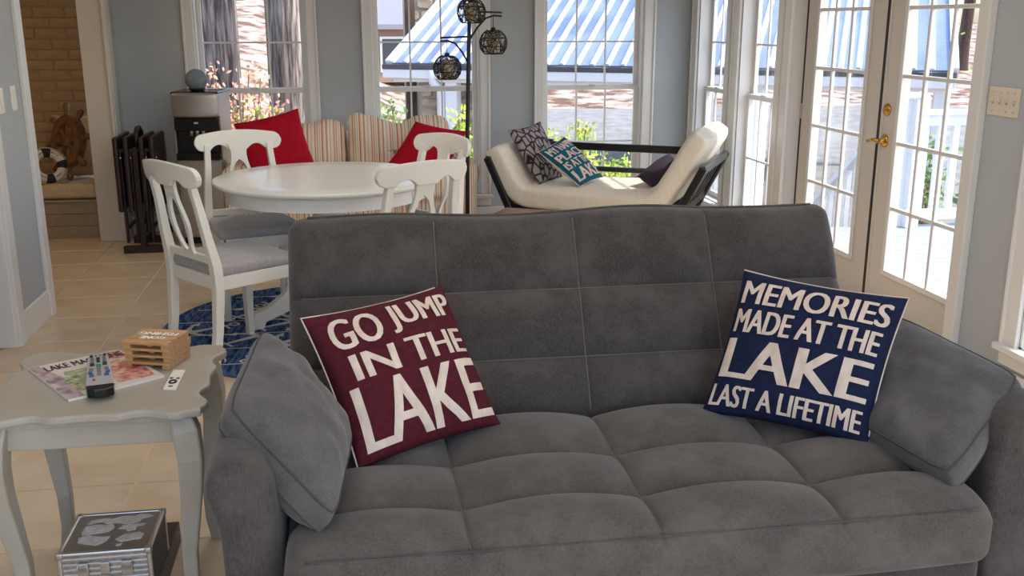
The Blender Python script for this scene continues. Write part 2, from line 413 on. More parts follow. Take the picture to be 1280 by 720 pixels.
# brick nook beyond the left opening
nk = struct('wall_nook', MB().span((-4.0,8.1,0), (XL-.16,8.2,CZ)), 'mortar'); tag(nk, 'tan painted brick wall above the nook bench', 'wall')
bm0 = MB().box((0,0,0), (.214,.012,.068)); b0 = None
for r in range(25):
    for k in range(6):
        x = -3.05+.222*k+(.111 if r % 2 else 0); z = .38+.076*r
        if x > XL-.2: continue
        if b0 is None: b0 = obj('brick', bm0, 'brick_paint', nk, bevel=.003, seg=1); b0.location = (x, 8.099, z)
        else: inst('brick', b0, nk, (x, 8.099+random.uniform(-.003,.003), z))
o = struct('wall_nook_side', MB().span((-4.0,3.6,0), (-3.9,8.2,CZ)).span((-4,3.5,0),(XL-.16,3.6,CZ)), 'wall_paint'); tag(o, 'grey walls of the room beyond the left opening', 'wall')

# ------------------------------------------------------------------ windows
def window(name, loc, rz, w, z0, z1, label, rail=1.03, hu=(1.38,1.7), hl=(.61,), cw=.078, cwr=None, depth=.12):
    t = empty(name, loc, rz); t['kind'] = 'structure'; tag(t, label, 'window')
    h = w/2; cwr = cwr or cw
    m = MB().span((-h-cw,-.022,z0-.02), (-h,0,z1+cw)).span((h,-.022,z0-.02), (h+cwr,0,z1+cw)).span((-h,-.022,z1), (h,0,z1+cw))
    m.span((-h-cw,-.032,z0-.03), (-h-cw+.018,0,z1+cw)).span((h+cwr-.018,-.032,z0-.03), (h+cwr,0,z1+cw))
    obj('casing', m, 'trim_white', t, bevel=.005)
    m = MB().span((-h,0,z0), (-h+.012,depth,z1)).span((h-.012,0,z0), (h,depth,z1)).span((-h,0,z1-.012), (h,depth,z1)).span((-h,0,z0), (h,depth,z0+.012))
    obj('jamb', m, 'trim_white', t)
    obj('sill', MB().span((-h-cw-.015,-.05,z0-.025), (h+cwr+.015,.0,z0+.004)), 'trim_white', t, bevel=.006)
    obj('sill_apron', MB().span((-h-cw,-.022,z0-.085), (h+cwr,0,z0-.025)), 'trim_white', t, bevel=.004)
    for nm, a, b, y, hz in (('lower_sash', z0+.012, rail+.018, .062, hl), ('upper_sash', rail-.018, z1-.012, .092, hu)):
        s = .034; x0 = -h+.012; x1 = h-.012
        m = MB().span((x0,y,a), (x0+s,y+.028,b)).span((x1-s,y,a), (x1,y+.028,b)).span((x0+s,y,a), (x1-s,y+.028,a+s+.006)).span((x0+s,y,b-s), (x1-s,y+.028,b))
        so = obj(nm, m, 'trim_white', t, bevel=.003)
        gx0, gx1, gz0, gz1 = x0+s, x1-s, a+s+.006, b-s
        for k in (1, 2):
            x = gx0+(gx1-gx0)*k/3; obj('muntin', MB().box((x,y+.014,(gz0+gz1)/2), (.013,.014,gz1-gz0)), 'trim_white', so)
        rows = [gz0]+[q for q in hz]+[gz1]
        for q in hz: obj('muntin', MB().box(((gx0+gx1)/2,y+.014,q), (gx1-gx0,.0135,.013)), 'trim_white', so)
        for k in range(3):
            for r in range(len(rows)-1):
                u0 = gx0+(gx1-gx0)*k/3; u1 = gx0+(gx1-gx0)*(k+1)/3
                obj('pane', MB().span((u0+.004,y+.0125,rows[r]+.004), (u1-.004,y+.0155,rows[r+1]-.004)), 'pane_glass', so)
    obj('sash_lock', MB().box((0,.05,rail+.022), (.05,.02,.012)), 'aluminium_trim', t, bevel=.003)
    return t
for i, (b, lab) in enumerate(zip(BW, ('tall white window with big tree trunks outside', 'tall white window behind the floor lamp', 'tall white window behind the white daybed'))):
    window('window_%d' % (i+1), ((b[0]+b[1])/2, YB, 0), 0, b[1]-b[0], b[2], b[3], lab, cwr=.09 if i == 2 else None)
for i, (b, lab) in enumerate(((RW[4], 'narrow-looking window nearest the back corner on right wall'), (RW[3], 'window on right wall just left of glazed doors'))):
    window('window_%d' % (i+4), (XR, (b[0]+b[1])/2, 0), -PI/2, b[1]-b[0], b[2], b[3], lab, cw=.10 if i == 0 else .11, cwr=.10)
window('window_6', (XR, (RW[1][0]+RW[1][1])/2, 0), -PI/2, RW[1][1]-RW[1][0], RW[1][2], RW[1][3], 'window on right wall at right edge below switch plate', rail=1.4, hl=(), hu=(), cw=.095)
window('window_7', (XR, .65, 0), -PI/2, 1.3, .235, 1.9, 'added unseen window on right wall bringing in side daylight', rail=1.4, hl=(), hu=(), cw=.095)  # out of view, added to let daylight in from the right

# ------------------------------------------------------------------ glazed double doors
XD = 2.745
m = MB().span((XR-.025,3.945,0), (XR,4.03,2.14)).span((XR-.025,5.9,0), (XR,5.995,2.14)).span((XR-.025,3.945,2.04), (XR,5.995,2.14))
m.span((XR-.035,3.935,0), (XR,3.96,2.15)).span((XR,4.0,0), (2.80,4.018,2.05)).span((XR,5.912,0), (2.80,5.93,2.05)).span((XR,4.0,2.03), (2.80,5.93,2.05))
o = struct('trim_4', m, 'trim_white', bevel=.004); tag(o, 'white casing around the glazed double doors', 'trim')
o = struct('trim_5', MB().span((2.70,4.0,-.004), (2.84,5.93,.018)), 'aluminium_trim'); tag(o, 'metal threshold under glazed double doors', 'trim')
def door(name, y0, y1, g0, g1, label, knob_y=None):
    t = empty(name, (XD, (y0+y1)/2, 0), 0); t['kind'] = 'structure'; tag(t, label, 'door'); wd = Wd(t)
    zb, zt = .262, 1.935; X0, X1 = XD, XD+.042
    m = MB().span((X0,y0,.012), (X1,g0,2.03)).span((X0,g1,.012), (X1,y1,2.03)).span((X0,g0,.012), (X1,g1,zb)).span((X0,g0,zt), (X1,g1,2.03))
    wd('door_leaf', m, 'door_white')
    f = .024
    m = MB().span((X0-.012,g0-f,zb-f), (X0,g0+.006,zt+f)).span((X0-.012,g1-.006,zb-f), (X0,g1+f,zt+f)).span((X0-.012,g0+.006,zb-f), (X0,g1-.006,zb+.006)).span((X0-.012,g0+.006,zt-.006), (X0,g1-.006,zt+f))
    wd('glazing_bead', m, 'trim_white', bevel=.004)
    zs = [zb]+[.595, .929, 1.266, 1.597]+[zt]
    for z in zs[1:-1]: wd('muntin', MB().span((X0-.006,g0,z-.010), (X0+.014,g1,z+.010)), 'trim_white', bevel=.004)
    for k in (1, 2):
        y = g0+(g1-g0)*k/3; wd('muntin', MB().span((X0-.007,y-.010,zb), (X0+.013,y+.010,zt)), 'trim_white', bevel=.004)
    for k in range(3):
        for r in range(5):
            a = g0+(g1-g0)*k/3; b = g0+(g1-g0)*(k+1)/3
            wd('pane', MB().span((X0+.0145,a+.008,zs[r]+.008), (X0+.0175,b-.008,zs[r+1]-.008)), 'pane_glass')
    if knob_y:
        R = Matrix.Rotation(-PI/2, 3, 'Y')
        wd('deadbolt', MB().lathe([(.032,0),(.032,.006),(.026,.012),(.02,.012),(.018,.02),(0.001,.022)], 20, (X0,knob_y,1.09), M=R), 'brass', smooth=True)
        k = wd('door_handle', MB().lathe([(.034,0),(.034,.006),(.026,.012),(.013,.014),(.012,.045),(.014,.05),(.001,.052)], 20, (X0,knob_y,.93), M=R), 'brass', smooth=True)
        wd('lever', MB().tube([(X0-.045,knob_y,.93),(X0-.05,knob_y+.02,.934),(X0-.05,knob_y+.05,.932),(X0-.05,knob_y+.085,.922)], [.012,.011,.009,.010], 8), 'brass', parent=k, smooth=True)
        wd('astragal', MB().span((X0-.003,y1-.012,.012), (X0,y1+.012,2.03)), 'door_white')
    else:
        for z in (.3, 1.0, 1.75): wd('hinge', MB().box((X0-.004,y1-.004,z), (.012,.012,.09)), 'aluminium_trim')
    wd('weatherstrip', MB().span((X0-.003,y1-.003 if not knob_y else y1+.012,.01), (X1,y1+.012 if not knob_y else y1+.040,2.03)), 'black_matte')
    return t
door('door_1', 4.975, 5.9, 5.14, 5.735, 'left leaf of white glazed double doors')
door('door_2', 4.02, 4.932, 4.17, 4.765, 'right leaf of glazed double doors with brass lever', knob_y=4.885)

# ------------------------------------------------------------------ added fill lights above the frame, shaped as flush ceiling fixtures
emis('fill_diffuser', (255,246,236), 5.2)
emis('warm_fill_diffuser', (255,214,160), 5)  # added warm glow that brightens the nook room
FILL_LAMPS = (((-.2,.9),'over the open floor, left'), ((1.5,.9),'over the open floor, right'), ((-.5,3.3),'over the side table'), ((1.5,3.4),'over the sofa back'), ((-.15,5.3),'over the dining table'), ((-2.75,6.3),'in the room with the brick nook'))
for (x, y), wh in FILL_LAMPS:
    t = thing('added_ceiling_light', 'added unseen round ceiling fill light '+wh, 'light', (x, y, CZ-.09), 0, 'added ceiling fill lights')
    obj('ring', MB().lathe([(.30,.09),(.32,.09),(.32,.03),(.30,.02),(.29,.03),(.29,.09)], 40, cap=False), 'trim_white', t, smooth=True)
    obj('diffuser', MB().lathe([(.29,.03),(.24,.008),(.12,0),(.001,-.001)], 40, cap=False), 'fill_diffuser' if x > -2 else 'warm_fill_diffuser', t, smooth=True)
# ------------------------------------------------------------------ grey sofa
SX = .66
sofa = thing('sofa', 'large grey tufted fabric sofa with rolled arms in the foreground', 'sofa', (SX, 2.4, 0)); sw = Wd(sofa)
def cell(v, seams):
    for a, b in zip(seams[:-1], seams[1:]):
        if a <= v <= b: return math.sin(PI*(v-a)/(b-a))
    return 0.
def puff(a, b): return (max(a, 0)**.42)*(max(b, 0)**.42)
sx = [-.83, -.425, .005, .435, .83]
# seat cushion
sy = [-.36, -.165, .075, .36]     # local, front is negative
def seat_d(q):
    if q.z > 0:
        w = min(1, (q.z)/.06)
        a = cell(q.x, sx); b = cell(q.y, sy)
        q.z += w*(.040*puff(a, b) + .010*(a+b) - .028 + .010*math.cos(q.x*1.8))
    if q.y < -.3:
        q.y -= .018*math.cos(q.x/.83*PI/2)*math.cos(max(-1, min(1, q.z/.085))*PI/2)
    if q.z < 0: q.z += .006*noise.noise(Vector((q.x*3, q.y*3, 1)))
    return q
so = sw('seat_cushion', MB().rbox((1.65,.74,.165), .045, (80,40,4), seat_d, (SX-.015,2.30,.355), extra={0: sx[1:4], 1: sy[1:3]}), 'sofa_seat_fabric', smooth=True)
def seam_line(pts, nm, par, r=.0026, mt='seam_thread'): sw(nm, MB().tube(pts, r, 5), mt, parent=par, smooth=True)
def seat_z(x, y):
    q = seat_d(Vector((x, y, .0825))); return .355+q.z
for x in sx[1:4]:
    seam_line([(SX-.015+x, 2.30+y, seat_z(x, y)+.0018) for y in [-.345+.68*i/24 for i in range(25)]], 'seam', so)
for y in sy[1:3]:
    seam_line([(SX-.015+x, 2.30+y, seat_z(x, y)+.0018) for x in [-.8+1.6*i/60 for i in range(61)]], 'seam', so)
seam_line([(SX-.015+x, 1.945-.018*math.cos(x/.83*PI/2)*.4, .4255) for x in [-.78+1.56*i/40 for i in range(41)]], 'seam', so, .0026, 'sofa_fabric')
# reclined back: local x, s (up the slope), n (thickness, front is negative)
bx_ = [-.86, -.425, .005, .43, .86]; bs = [-.32, -.135, .075, .32]
th = math.atan2(.30, .53); es = Vector((0, math.sin(th), math.cos(th))); en = Vector((0, math.cos(th), -math.sin(th)))
B0 = Vector((SX, 2.83, .69)) + en*.085
def back_d(q):
    if q.y < 0:     # front face
        a = cell(q.x, bx_); b = cell(q.z, bs)
        q.y -= min(1, -q.y/.04)*(.026*puff(a, b)+.006*(a+b)-.016)
    if q.z > .25: q.z += .004*math.sin(q.x*9) + .010*noise.noise(Vector((q.x*2, 0, 0)))
    P = B0 + Vector((1,0,0))*q.x + es*q.z + en*q.y
    return P
bo = sw('backrest', MB().rbox((1.72,.16,.68), .05, (80,4,40), back_d, extra={0: bx_[1:4], 2: bs[1:3]}), 'sofa_fabric', smooth=True)
for x in bx_[1:4]: seam_line([back_d(Vector((x, -.0825, z))) for z in [-.3+.6*i/24 for i in range(25)]], 'seam', bo)
for z in bs[1:3]: seam_line([back_d(Vector((x, -.0825, z))) for x in [-.82+1.64*i/60 for i in range(61)]], 'seam', bo)
seam_line([back_d(Vector((x, -.06, .332))) for x in [-.8+1.6*i/40 for i in range(41)]], 'piping', bo, .0045, 'sofa_seat_fabric')
# rolled arms
def arm_poly(sg):
    P = [(.845,.03),(.845,.50),(.85,.56),(.872,.605),(.91,.632),(.95,.634),(.985,.615),(1.008,.58),(1.012,.545),(1.0,.505),(.985,.46),(.98,.40),(.98,.03)]
    return [(SX+sg*(x+(.045 if sg > 0 and x > .9 else 0)), z) for x, z in P]
for sg in (-1, 1):
    P = arm_poly(sg); m = MB()
    ys = [2.035, 2.045, 2.07, 2.3, 2.6, 2.85, 2.875]; ins = [.03, .012, 0, 0, 0, 0, .02]
    cx = sum(p[0] for p in P)/len(P); n = len(P); V = []
    for y, i in zip(ys, ins):
        for x, z in P:
            dx = x-(SX+sg*.925); dz = z-min(.545, z); L = math.hypot(dx, dz) or 1
            drop = -.03*max(0, (y-2.3)/.6) if z > .3 else 0
            V.append((x-dx/L*i, y, z-dz/L*i+drop))
    F = [(a*n+k, a*n+(k+1) % n, (a+1)*n+(k+1) % n, (a+1)*n+k) for a in range(len(ys)-1) for k in range(n)] + [tuple(range(n)), tuple((len(ys)-1)*n+k for k in range(n))]
    m.add(V, F); ao = sw('arm', m, 'sofa_fabric', smooth=False)
    s = ao.modifiers.new('sub', 'SUBSURF'); s.levels = 1; s.render_levels = 2; shade(ao)
sw('seat_base', MB().rbox((1.66,.72,.20), .03, (4,4,2), None, (SX,2.36,.165)), 'sofa_fabric', smooth=True)
for x in (-.8, .8):
    for y in (2.1, 2.75): sw('leg', MB().lathe([(.02,0),(.028,.07)], 12, (SX+x,y,0)), 'black_matte', smooth=True)

# loose grey box cushions on the sofa
class BoxCushion(Pillow):
    def __init__(s, *a, g=.05, **k): super().__init__(*a, **k); s.g = g
    def prof(s, u, v):
        x = abs(2*u-1); y = abs(2*v-1)
        return max(0, (1-x**2.6)*(1-y**2.6))**.6
    def base(s, u, v):
        x = 2*u-1; y = 2*v-1; k = 1-.075*(x*y)**4
        return super().base(.5+.5*x*k, .5+.5*y*k)
    def face(s, u, v, side):
        P = super().pt(u, v, side); return P + s.N*side*s.g
    def build(s, n=24):
        m = MB(); m.grid(lambda u, v: s.face(u, v, 1), n, n); m.grid(lambda u, v: s.face(u, v, -1), n, n, flip=True)
        ed = [lambda t: (t,1), lambda t: (1,1-t), lambda t: (1-t,0), lambda t: (0,t)]
        def rim(t, w):
            k = min(3, int(t*4)); u, v = ed[k](t*4-k); P = s.base(u, v); out = (P-s.ctr).normalized()
            return P + s.N*s.g*(2*w-1) + out*.010*math.sin(PI*w)
        m.grid(rim, n*4, 4); return m
    def rim_cord(s, side, r=.003, n=20):
        ed = [lambda t: (t,1), lambda t: (1,1-t), lambda t: (1-t,0), lambda t: (0,t)]
        return MB().tube([s.base(*ed[k](i/n))+s.N*side*s.g for k in range(4) for i in range(n)], r, 5, closed=True)
def box_cushion(label, c, T, g, seed):
    P = BoxCushion(*c, T=T, g=g, pinch=.03, wr=.012, seed=seed)
    P.c = [p-P.N*g for p in P.c]; P.ctr -= P.N*g
    bz = min(p.z for p in P.c)
    t = thing('throw_cushion', label, 'cushion', (P.ctr.x, P.ctr.y, bz), group='grey cushions propped on the sofa arms'); w = Wd(t)
    weld(w('cushion_body', P.build(), 'cushion_fabric', smooth=True), .002)
    for sd in (1, -1): w('piping', P.rim_cord(sd), 'seam_dark', smooth=True)
    return t
E1 = Vector((.0,.0,.0))
# TL, TR, BR, BL seen from the side that faces the seat
box_cushion('plain grey square cushion leaning over the left sofa arm', [(-.300,2.185,.690), (-.250,2.60,.757), (-.02,2.35,.545), (-.065,1.985,.497)], .072, .030, 3)
box_cushion('plain grey square cushion leaning over the right sofa arm', [(1.535,2.60,.715), (1.670,2.185,.655), (1.355,1.975,.497), (1.275,2.40,.505)], .04, .034, 9)

def text_pillow(name, label, c, T, mat_, lines, cord='piping_cream', sides=(0,1,2,3), group=None, seed=0, back=None, pinch=.055, wr=.005, cat='pillow', pm='print_cream'):
    P = Pillow(*c, T=T, seed=seed, pinch=pinch, wr=wr); bz = min(p.z for p in P.c)
    t = thing(name, label, cat, (P.ctr.x, P.ctr.y, bz), group=group); w = Wd(t)
    if back:
        m = MB(); n = 36
        weld(w('pillow_front', m.grid(lambda u, v: P.pt(u, v, 1), n, n), mat_, smooth=True))
        weld(w('pillow_back', MB().grid(lambda u, v: P.pt(u, v, -1), n, n), back, smooth=True))
    else: weld(w('pillow_body', P.body(40), mat_, smooth=True))
    if cord: w('piping', P.cord(.0026, sides=sides), cord, smooth=True)
    for s, u0, u1, v0, v1, k in lines:
        m = MB(); letters(m, s, u0, u1, v0, v1, lambda u, v: P.pt(u, v, 1, .0025), nx=max(8, 3*len(s)), ny=8, offset=k)
        w('lettering', m, pm, smooth=False)
    return t
text_pillow('lettered_pillow', 'maroon pillow printed GO JUMP IN THE LAKE leaning on sofa', [(-.148,2.555,.785), (.237,2.735,.812), (.370,2.515,.474), (-.016,2.335,.448)], .075, 'maroon',
    [('GO', .09,.41,.70,.92,.007), ('JUMP', .48,.95,.71,.93,.007), ('IN', .14,.42,.49,.655,.008), ('THE', .51,.945,.50,.665,.007), ('LAKE', .075,.955,.06,.455,.009)], group='lettered pillows on the sofa', seed=2, sides=(3,0))
text_pillow('lettered_pillow', 'navy pillow printed MEMORIES MADE AT THE LAKE LAST A LIFETIME', [(1.113,2.695,.832), (1.462,2.40,.812), (1.293,2.245,.462), (.947,2.54,.462)], .06, 'navy',
    [('MEMORIES', .05,.95,.755,.925,.006), ('MADE AT THE', .05,.94,.555,.715,.006), ('LAKE', .05,.94,.245,.51,.012), ('LAST A LIFETIME', .035,.945,.05,.195,.005)], group='lettered pillows on the sofa', seed=5, sides=(0,1))

# ------------------------------------------------------------------ side table and what lies on it
TX0, TX1, TY0, TY1, TZ = -.935, -.405, 2.43, 2.945, .6
st = thing('side_table', 'grey-beige side table with wavy top edge left of the sofa', 'table', (-.67, 2.69, 0)); w = Wd(st)
def wavy():
    P = []
    cx, cy = (TX0+TX1)/2, (TY0+TY1)/2; hx, hy = (TX1-TX0)/2, (TY1-TY0)/2
    def off(t):   # t -1..1 along an edge; bracket waves near the corners
        a = abs(t)
        return .006 + (.016*math.cos((a-.80)/.30*PI) if a < .98 else .006) * (1 if a > .35 else (a/.35)**2) * .9 - .006*(1-a)
    n = 40
    for k, (dx, dy) in enumerate(((1,0),(0,1),(-1,0),(0,-1))):
        for i in range(n):
            t = -1+2*i/n; o = off(t)
            if k == 0: p = (cx+t*hx, cy-hy-o)
            elif k == 1: p = (cx+hx+o, cy+t*hy)
            elif k == 2: p = (cx-t*hx, cy+hy+o)
            else: p = (cx-hx-o, cy-t*hy)
            P.append(p)
    return P
wp = wavy()
w('table_top', MB().prism(wp, TZ-.022, TZ), 'table_grey', bevel=.007, seg=3)
for a, b in (((TX0+.05,TY0+.035,.50),(TX1-.05,TY0+.055,TZ-.022)), ((TX0+.05,TY1-.055,.50),(TX1-.05,TY1-.035,TZ-.022)), ((TX0+.035,TY0+.05,.50),(TX0+.055,TY1-.05,TZ-.022)), ((TX1-.055,TY0+.05,.50),(TX1-.035,TY1-.05,TZ-.022))):
    w('apron', MB().span(a, b), 'table_grey', bevel=.004)
w('apron_molding', MB().span((TX0+.03,TY0+.028,.558), (TX1-.03,TY0+.05,.578)), 'table_grey', bevel=.004)
for sx_, sy_ in ((1,-1), (1,1), (-1,-1), (-1,1)):
    X = TX1-.05 if sx_ > 0 else TX0+.05; Y = TY0+.05 if sy_ < 0 else TY1-.05
    zs = [.58,.53,.46,.38,.28,.18,.08,.03,0]; of = [.0,.014,.02,.016,.004,-.008,-.008,.0,.006]; rr = [.026,.032,.031,.028,.024,.020,.018,.019,.021]
    w('leg', MB().tube([(X+sx_*o, Y+sy_*o, z) for z, o in zip(zs, of)], rr, sec=[(-1,-1),(1,-1),(1,1),(-1,1)]), 'table_grey', bevel=.006, smooth=True)
w('screw', MB().lathe([(.007,0),(.007,.004),(.001,.006)], 10, (TX1+.012,TY1-.06,.572), M=Matrix.Rotation(PI/2, 3, 'Y')), 'aluminium_trim', smooth=True)
# magazine
A, Bq, Cq, D = (Vector((*p, .6)) for p in ((-.903,2.796), (-.733,2.530), (-.525,2.68), (-.695,2.930)))
def quad(a, b, c, d, u, v, z): p = (a*(1-u)+b*u)*v + (d*(1-u)+c*u)*(1-v); return Vector((p.x, p.y, z))
mg = thing('magazine', 'glossy food magazine lying under the silver remote on side table', 'magazine', (-.71,2.73,.6)); w = Wd(mg)
D_, C_, B_, A_ = A, D, Cq, Bq       # top-left, top-right, bottom-right, bottom-left of the cover
mf = lambda u, v, z=.6065: quad(D_, C_, B_, A_, u, v, z)
w('pages', MB().add([mf(u, v, z) for z in (.6,.6055) for u, v in ((0,0),(1,0),(1,1),(0,1))], [(0,1,2,3),(4,5,6,7),(0,1,5,4),(1,2,6,5),(2,3,7,6),(3,0,4,7)]), 'paper')
w('cover', MB().add([mf(u, v, z) for z in (.6055,.6065) for u, v in ((-.004,0),(1.004,0),(1.004,1),(-.004,1))], [(0,1,2,3),(4,5,6,7),(0,1,5,4),(1,2,6,5),(2,3,7,6),(3,0,4,7)]), 'magazine_cover')
def patch(nm, pts, m, z): w(nm, MB().add([mf(u, v, z) for u, v in pts], [tuple(range(len(pts)))]), m)
patch('cover_photo', [(.0,.0),(.16,.0),(.2,.5),(.1,.98),(0,1)], 'mag_purple', .6068)
patch('cover_photo', [(.17,.12),(.5,.05),(.56,.4),(.5,.68),(.25,.7),(.15,.4)], 'mag_green', .6069)
patch('cover_photo', [(.56,.1),(.94,.06),(.98,.5),(.86,.72),(.62,.66)], 'mag_red', .6069)
patch('cover_photo', [(.72,.76),(.98,.74),(.99,.97),(.8,.98)], 'mag_red', .6069)
m = MB(); letters(m, 'LAKE MAGAZINE', .12,.97,.79,.93, lambda u, v: mf(u, v, .6072), 4, 1, .003); w('title_lettering', m, 'ink')
# big remote
rl = [Vector((*p, 0)) for p in ((-.752,2.815), (-.70,2.835), (-.618,2.535), (-.688,2.520))]
rm = thing('remote_control', 'silver remote control with coloured buttons lying on the magazine', 'remote', (-.69,2.68,.6065)); w = Wd(rm)
rq = lambda u, v, z: quad(*rl, u, v, z)
P = [(0,0),(.02,-.0),(1,0),(1,1),(.85,1.01),(.15,1.01),(0,1)]
ol = [(0,.10),(.06,.02),(.3,-.01),(.7,-.01),(.94,.02),(1,.10),(.97,.9),(.9,.985),(.7,1.0),(.3,1.0),(.1,.985),(.03,.9)]
w('shell', MB().add([rq(u, v, .608) for u, v in ol]+[rq(u, v, .631) for u, v in ol], [tuple(range(12)), tuple(range(12,24))]+[(i, (i+1) % 12, 12+(i+1) % 12, 12+i) for i in range(12)]), 'remote_silver', bevel=.004)
ol2 = [(.0,.115),(.055,.012),(.3,-.02),(.7,-.02),(.945,.012),(1.0,.115)]
w('end_cap', MB().add([rq(u, v, .6085) for u, v in ol2]+[rq(u, v, .632) for u, v in ol2], [tuple(range(6)), tuple(range(6,12))]+[(i, (i+1) % 6, 6+(i+1) % 6, 6+i) for i in range(6)]), 'black_plastic', bevel=.003)
def button(u, v, du, dv, m):
    p = [rq(u-du, v-dv, .631), rq(u+du, v-dv, .631), rq(u+du, v+dv, .631), rq(u-du, v+dv, .631)]; q = [k+Vector((0,0,.003)) for k in p]
    w('button', MB().add(p+q, [(4,5,6,7),(0,1,5,4),(1,2,6,5),(2,3,7,6),(3,0,4,7)]), m)
for u in (.2,.8): button(u, .92, .07, .025, 'button_black')
for u in (.4,.6): button(u, .92, .05, .012, 'button_grey')
for r in range(3):
    for u in (.24,.5,.76): button(u, .84-.05*r, .075, .016, 'button_grey' if u != .5 else 'button_black')
for u in (.24,.76): button(u, .665, .09, .03, 'button_black')
button(.5, .63, .11, .03, 'button_green')
for u, v in ((.2,.53),(.5,.55),(.8,.53),(.16,.44),(.5,.47),(.84,.44),(.22,.36),(.5,.38),(.78,.36)): button(u, v, .085, .026, 'button_blue' if v < .5 and u != .5 else 'button_grey')
button(.3, .24, .05, .008, 'red_fabric')
# slim remote
r2 = [Vector((*p, 0)) for p in ((-.508,2.722), (-.475,2.716), (-.476,2.568), (-.511,2.578))]
r2t = thing('slim_remote', 'small slim white remote with black ring button on side table', 'remote', (-.49,2.645,.6)); w = Wd(r2t)
w('shell', MB().add([quad(*r2, u, v, z) for z in (.6,.607) for u, v in ((0,0),(1,0),(1,1),(0,1))], [(0,1,2,3),(4,5,6,7),(0,1,5,4),(1,2,6,5),(2,3,7,6),(3,0,4,7)]), 'plate_white', bevel=.002)
c0 = quad(*r2, .5, .32, .6075)
w('ring_button', MB().tube([c0+Vector((.0085*math.cos(a), .012*math.sin(a), 0)) for a in [2*PI*i/16 for i in range(16)]], .003, 6, closed=True), 'button_black')
for u in (.25,.75): w('button', MB().box(quad(*r2, u, .52, .6075), (.009,.009,.002)), 'button_black', bevel=.001)
w('button', MB().box(quad(*r2, .5, .09, .6075), (.011,.007,.002)), 'button_black', bevel=.001)
# four small pallet coasters
def coaster(label, loc, rz, print_=False):
    t = thing('pallet_coaster', label, 'coaster', loc, rz, 'wooden pallet coasters stacked on side table')
    for k in range(4): obj('slat', MB().box((0,-.049+.0327*k,.0153), (.135,.0285,.0074)), 'coaster_wood', t, bevel=.001)
    for k in (-1,1): obj('block_bar', MB().box((.056*k,0,.0058), (.022,.126,.0115)), 'coaster_wood', t, bevel=.0008)
    obj('centre_bar', MB().box((0,.01,.0055), (.016,.10,.011)), 'coaster_wood', t)
    if print_:
        for s, y0, y1, x0, x1 in (('GONE', .006,.030,-.036,.036), ('FISHING', -.030,-.006,-.056,.056)):
            m = MB(); letters(m, s, x0, x1, y0, y1, lambda u, v: Vector((-u, -v, .0197)), 1, 1, .0012); obj('lettering', m, 'coaster_print', t)
    return t
for k in range(4):
    coaster(('bottom pallet coaster of the stack on the side table', 'second pallet coaster from the bottom of the stack', 'third pallet coaster from the bottom of the stack', 'topmost pallet coaster, printed GONE FISHING')[k], (-.563+.002*((k*7) % 3-1), 2.821+.002*((k*5) % 3-1), .6+.0191*k), math.radians(-17.5+(0,1.5,-1.2,.4)[k]), k == 3)
# aluminium case on a dark box, under the table
dk = obj('flat_box', MB().span((-.84,2.44,0), (-.560,2.885,.068)), 'maroon_box', bevel=.004, origin=(-.69,2.67,0)); tag(dk, 'dark maroon flat box under the aluminium case on the floor', 'box')
cs = thing('aluminium_case', 'small ribbed aluminium case with torn stickers under side table', 'case', (-.68,2.602,.068)); w = Wd(cs)
cx0, cx1, cy0, cy1, cz0, cz1 = -.798, -.562, 2.489, 2.716, .068, .198
w('shell', MB().span((cx0+.004,cy0+.004,cz0), (cx1-.004,cy1-.004,cz1-.003)), 'aluminium')
w('side_panel', MB().span((cx1-.004,cy0+.014,cz0+.004), (cx1-.0015,cy1-.014,cz1-.014)), 'dark_case')
for a, b in (((cx0,cy0,cz1-.012),(cx1,cy0+.012,cz1)), ((cx0,cy1-.012,cz1-.012),(cx1,cy1,cz1)), ((cx0,cy0,cz1-.012),(cx0+.012,cy1,cz1)), ((cx1-.012,cy0,cz1-.012),(cx1,cy1,cz1)), ((cx0,cy0,cz0),(cx0+.012,cy0+.012,cz1)), ((cx1-.012,cy0,cz0),(cx1,cy0+.012,cz1)), ((cx1-.012,cy1-.012,cz0),(cx1,cy1,cz1))):
    w('edge_trim', MB().span(a, b), 'aluminium_trim', bevel=.004)
for x, y in ((cx0,cy0),(cx1,cy0),(cx0,cy1),(cx1,cy1)):
    w('corner_cap', MB().rbox((.02,.02,.02), .006, (2,2,2), None, (x+(.008 if x < -.7 else -.008), y+(.008 if y < 2.6 else -.008), cz1-.008)), 'steel', smooth=True)
for z in (.085,.1,.115,.13,.145,.16,.175): w('rib', MB().span((cx0+.012,cy0+.001,z), (cx1-.012,cy0+.005,z+.006)), 'aluminium_trim', bevel=.001)
for x in (-.735,-.625):
    l = w('latch', MB().box((x,cy0-.002,.148), (.028,.008,.04)), 'steel', bevel=.002); w('latch_bow', MB().tube([(x-.012,cy0-.007,.165),(x-.012,cy0-.012,.15),(x+.012,cy0-.012,.15),(x+.012,cy0-.007,.165)], .0025, 6), 'steel', parent=l)
w('hinge_plate', MB().box((-.68,cy0-.001,.15), (.024,.006,.034)), 'steel', bevel=.002)
def sticker(pts):
    n = len(pts); f = lambda u, v, z: Vector((cx0+.02+u*(cx1-cx0-.04), cy0+.02+v*(cy1-cy0-.04), z))
    w('torn_sticker', MB().add([f(u, v, cz1-.003) for u, v in pts]+[f(u, v, cz1-.0018) for u, v in pts], [tuple(range(n, 2*n))]+[(i, (i+1) % n, n+(i+1) % n, n+i) for i in range(n)]), 'sticker')
sticker([(.12,.86),(.3,.93),(.42,.88),(.55,.96),(.72,.93),(.78,.99),(.9,.97),(.97,.9),(.84,.84),(.8,.74),(.62,.7),(.5,.76),(.36,.74),(.3,.82),(.14,.8)])
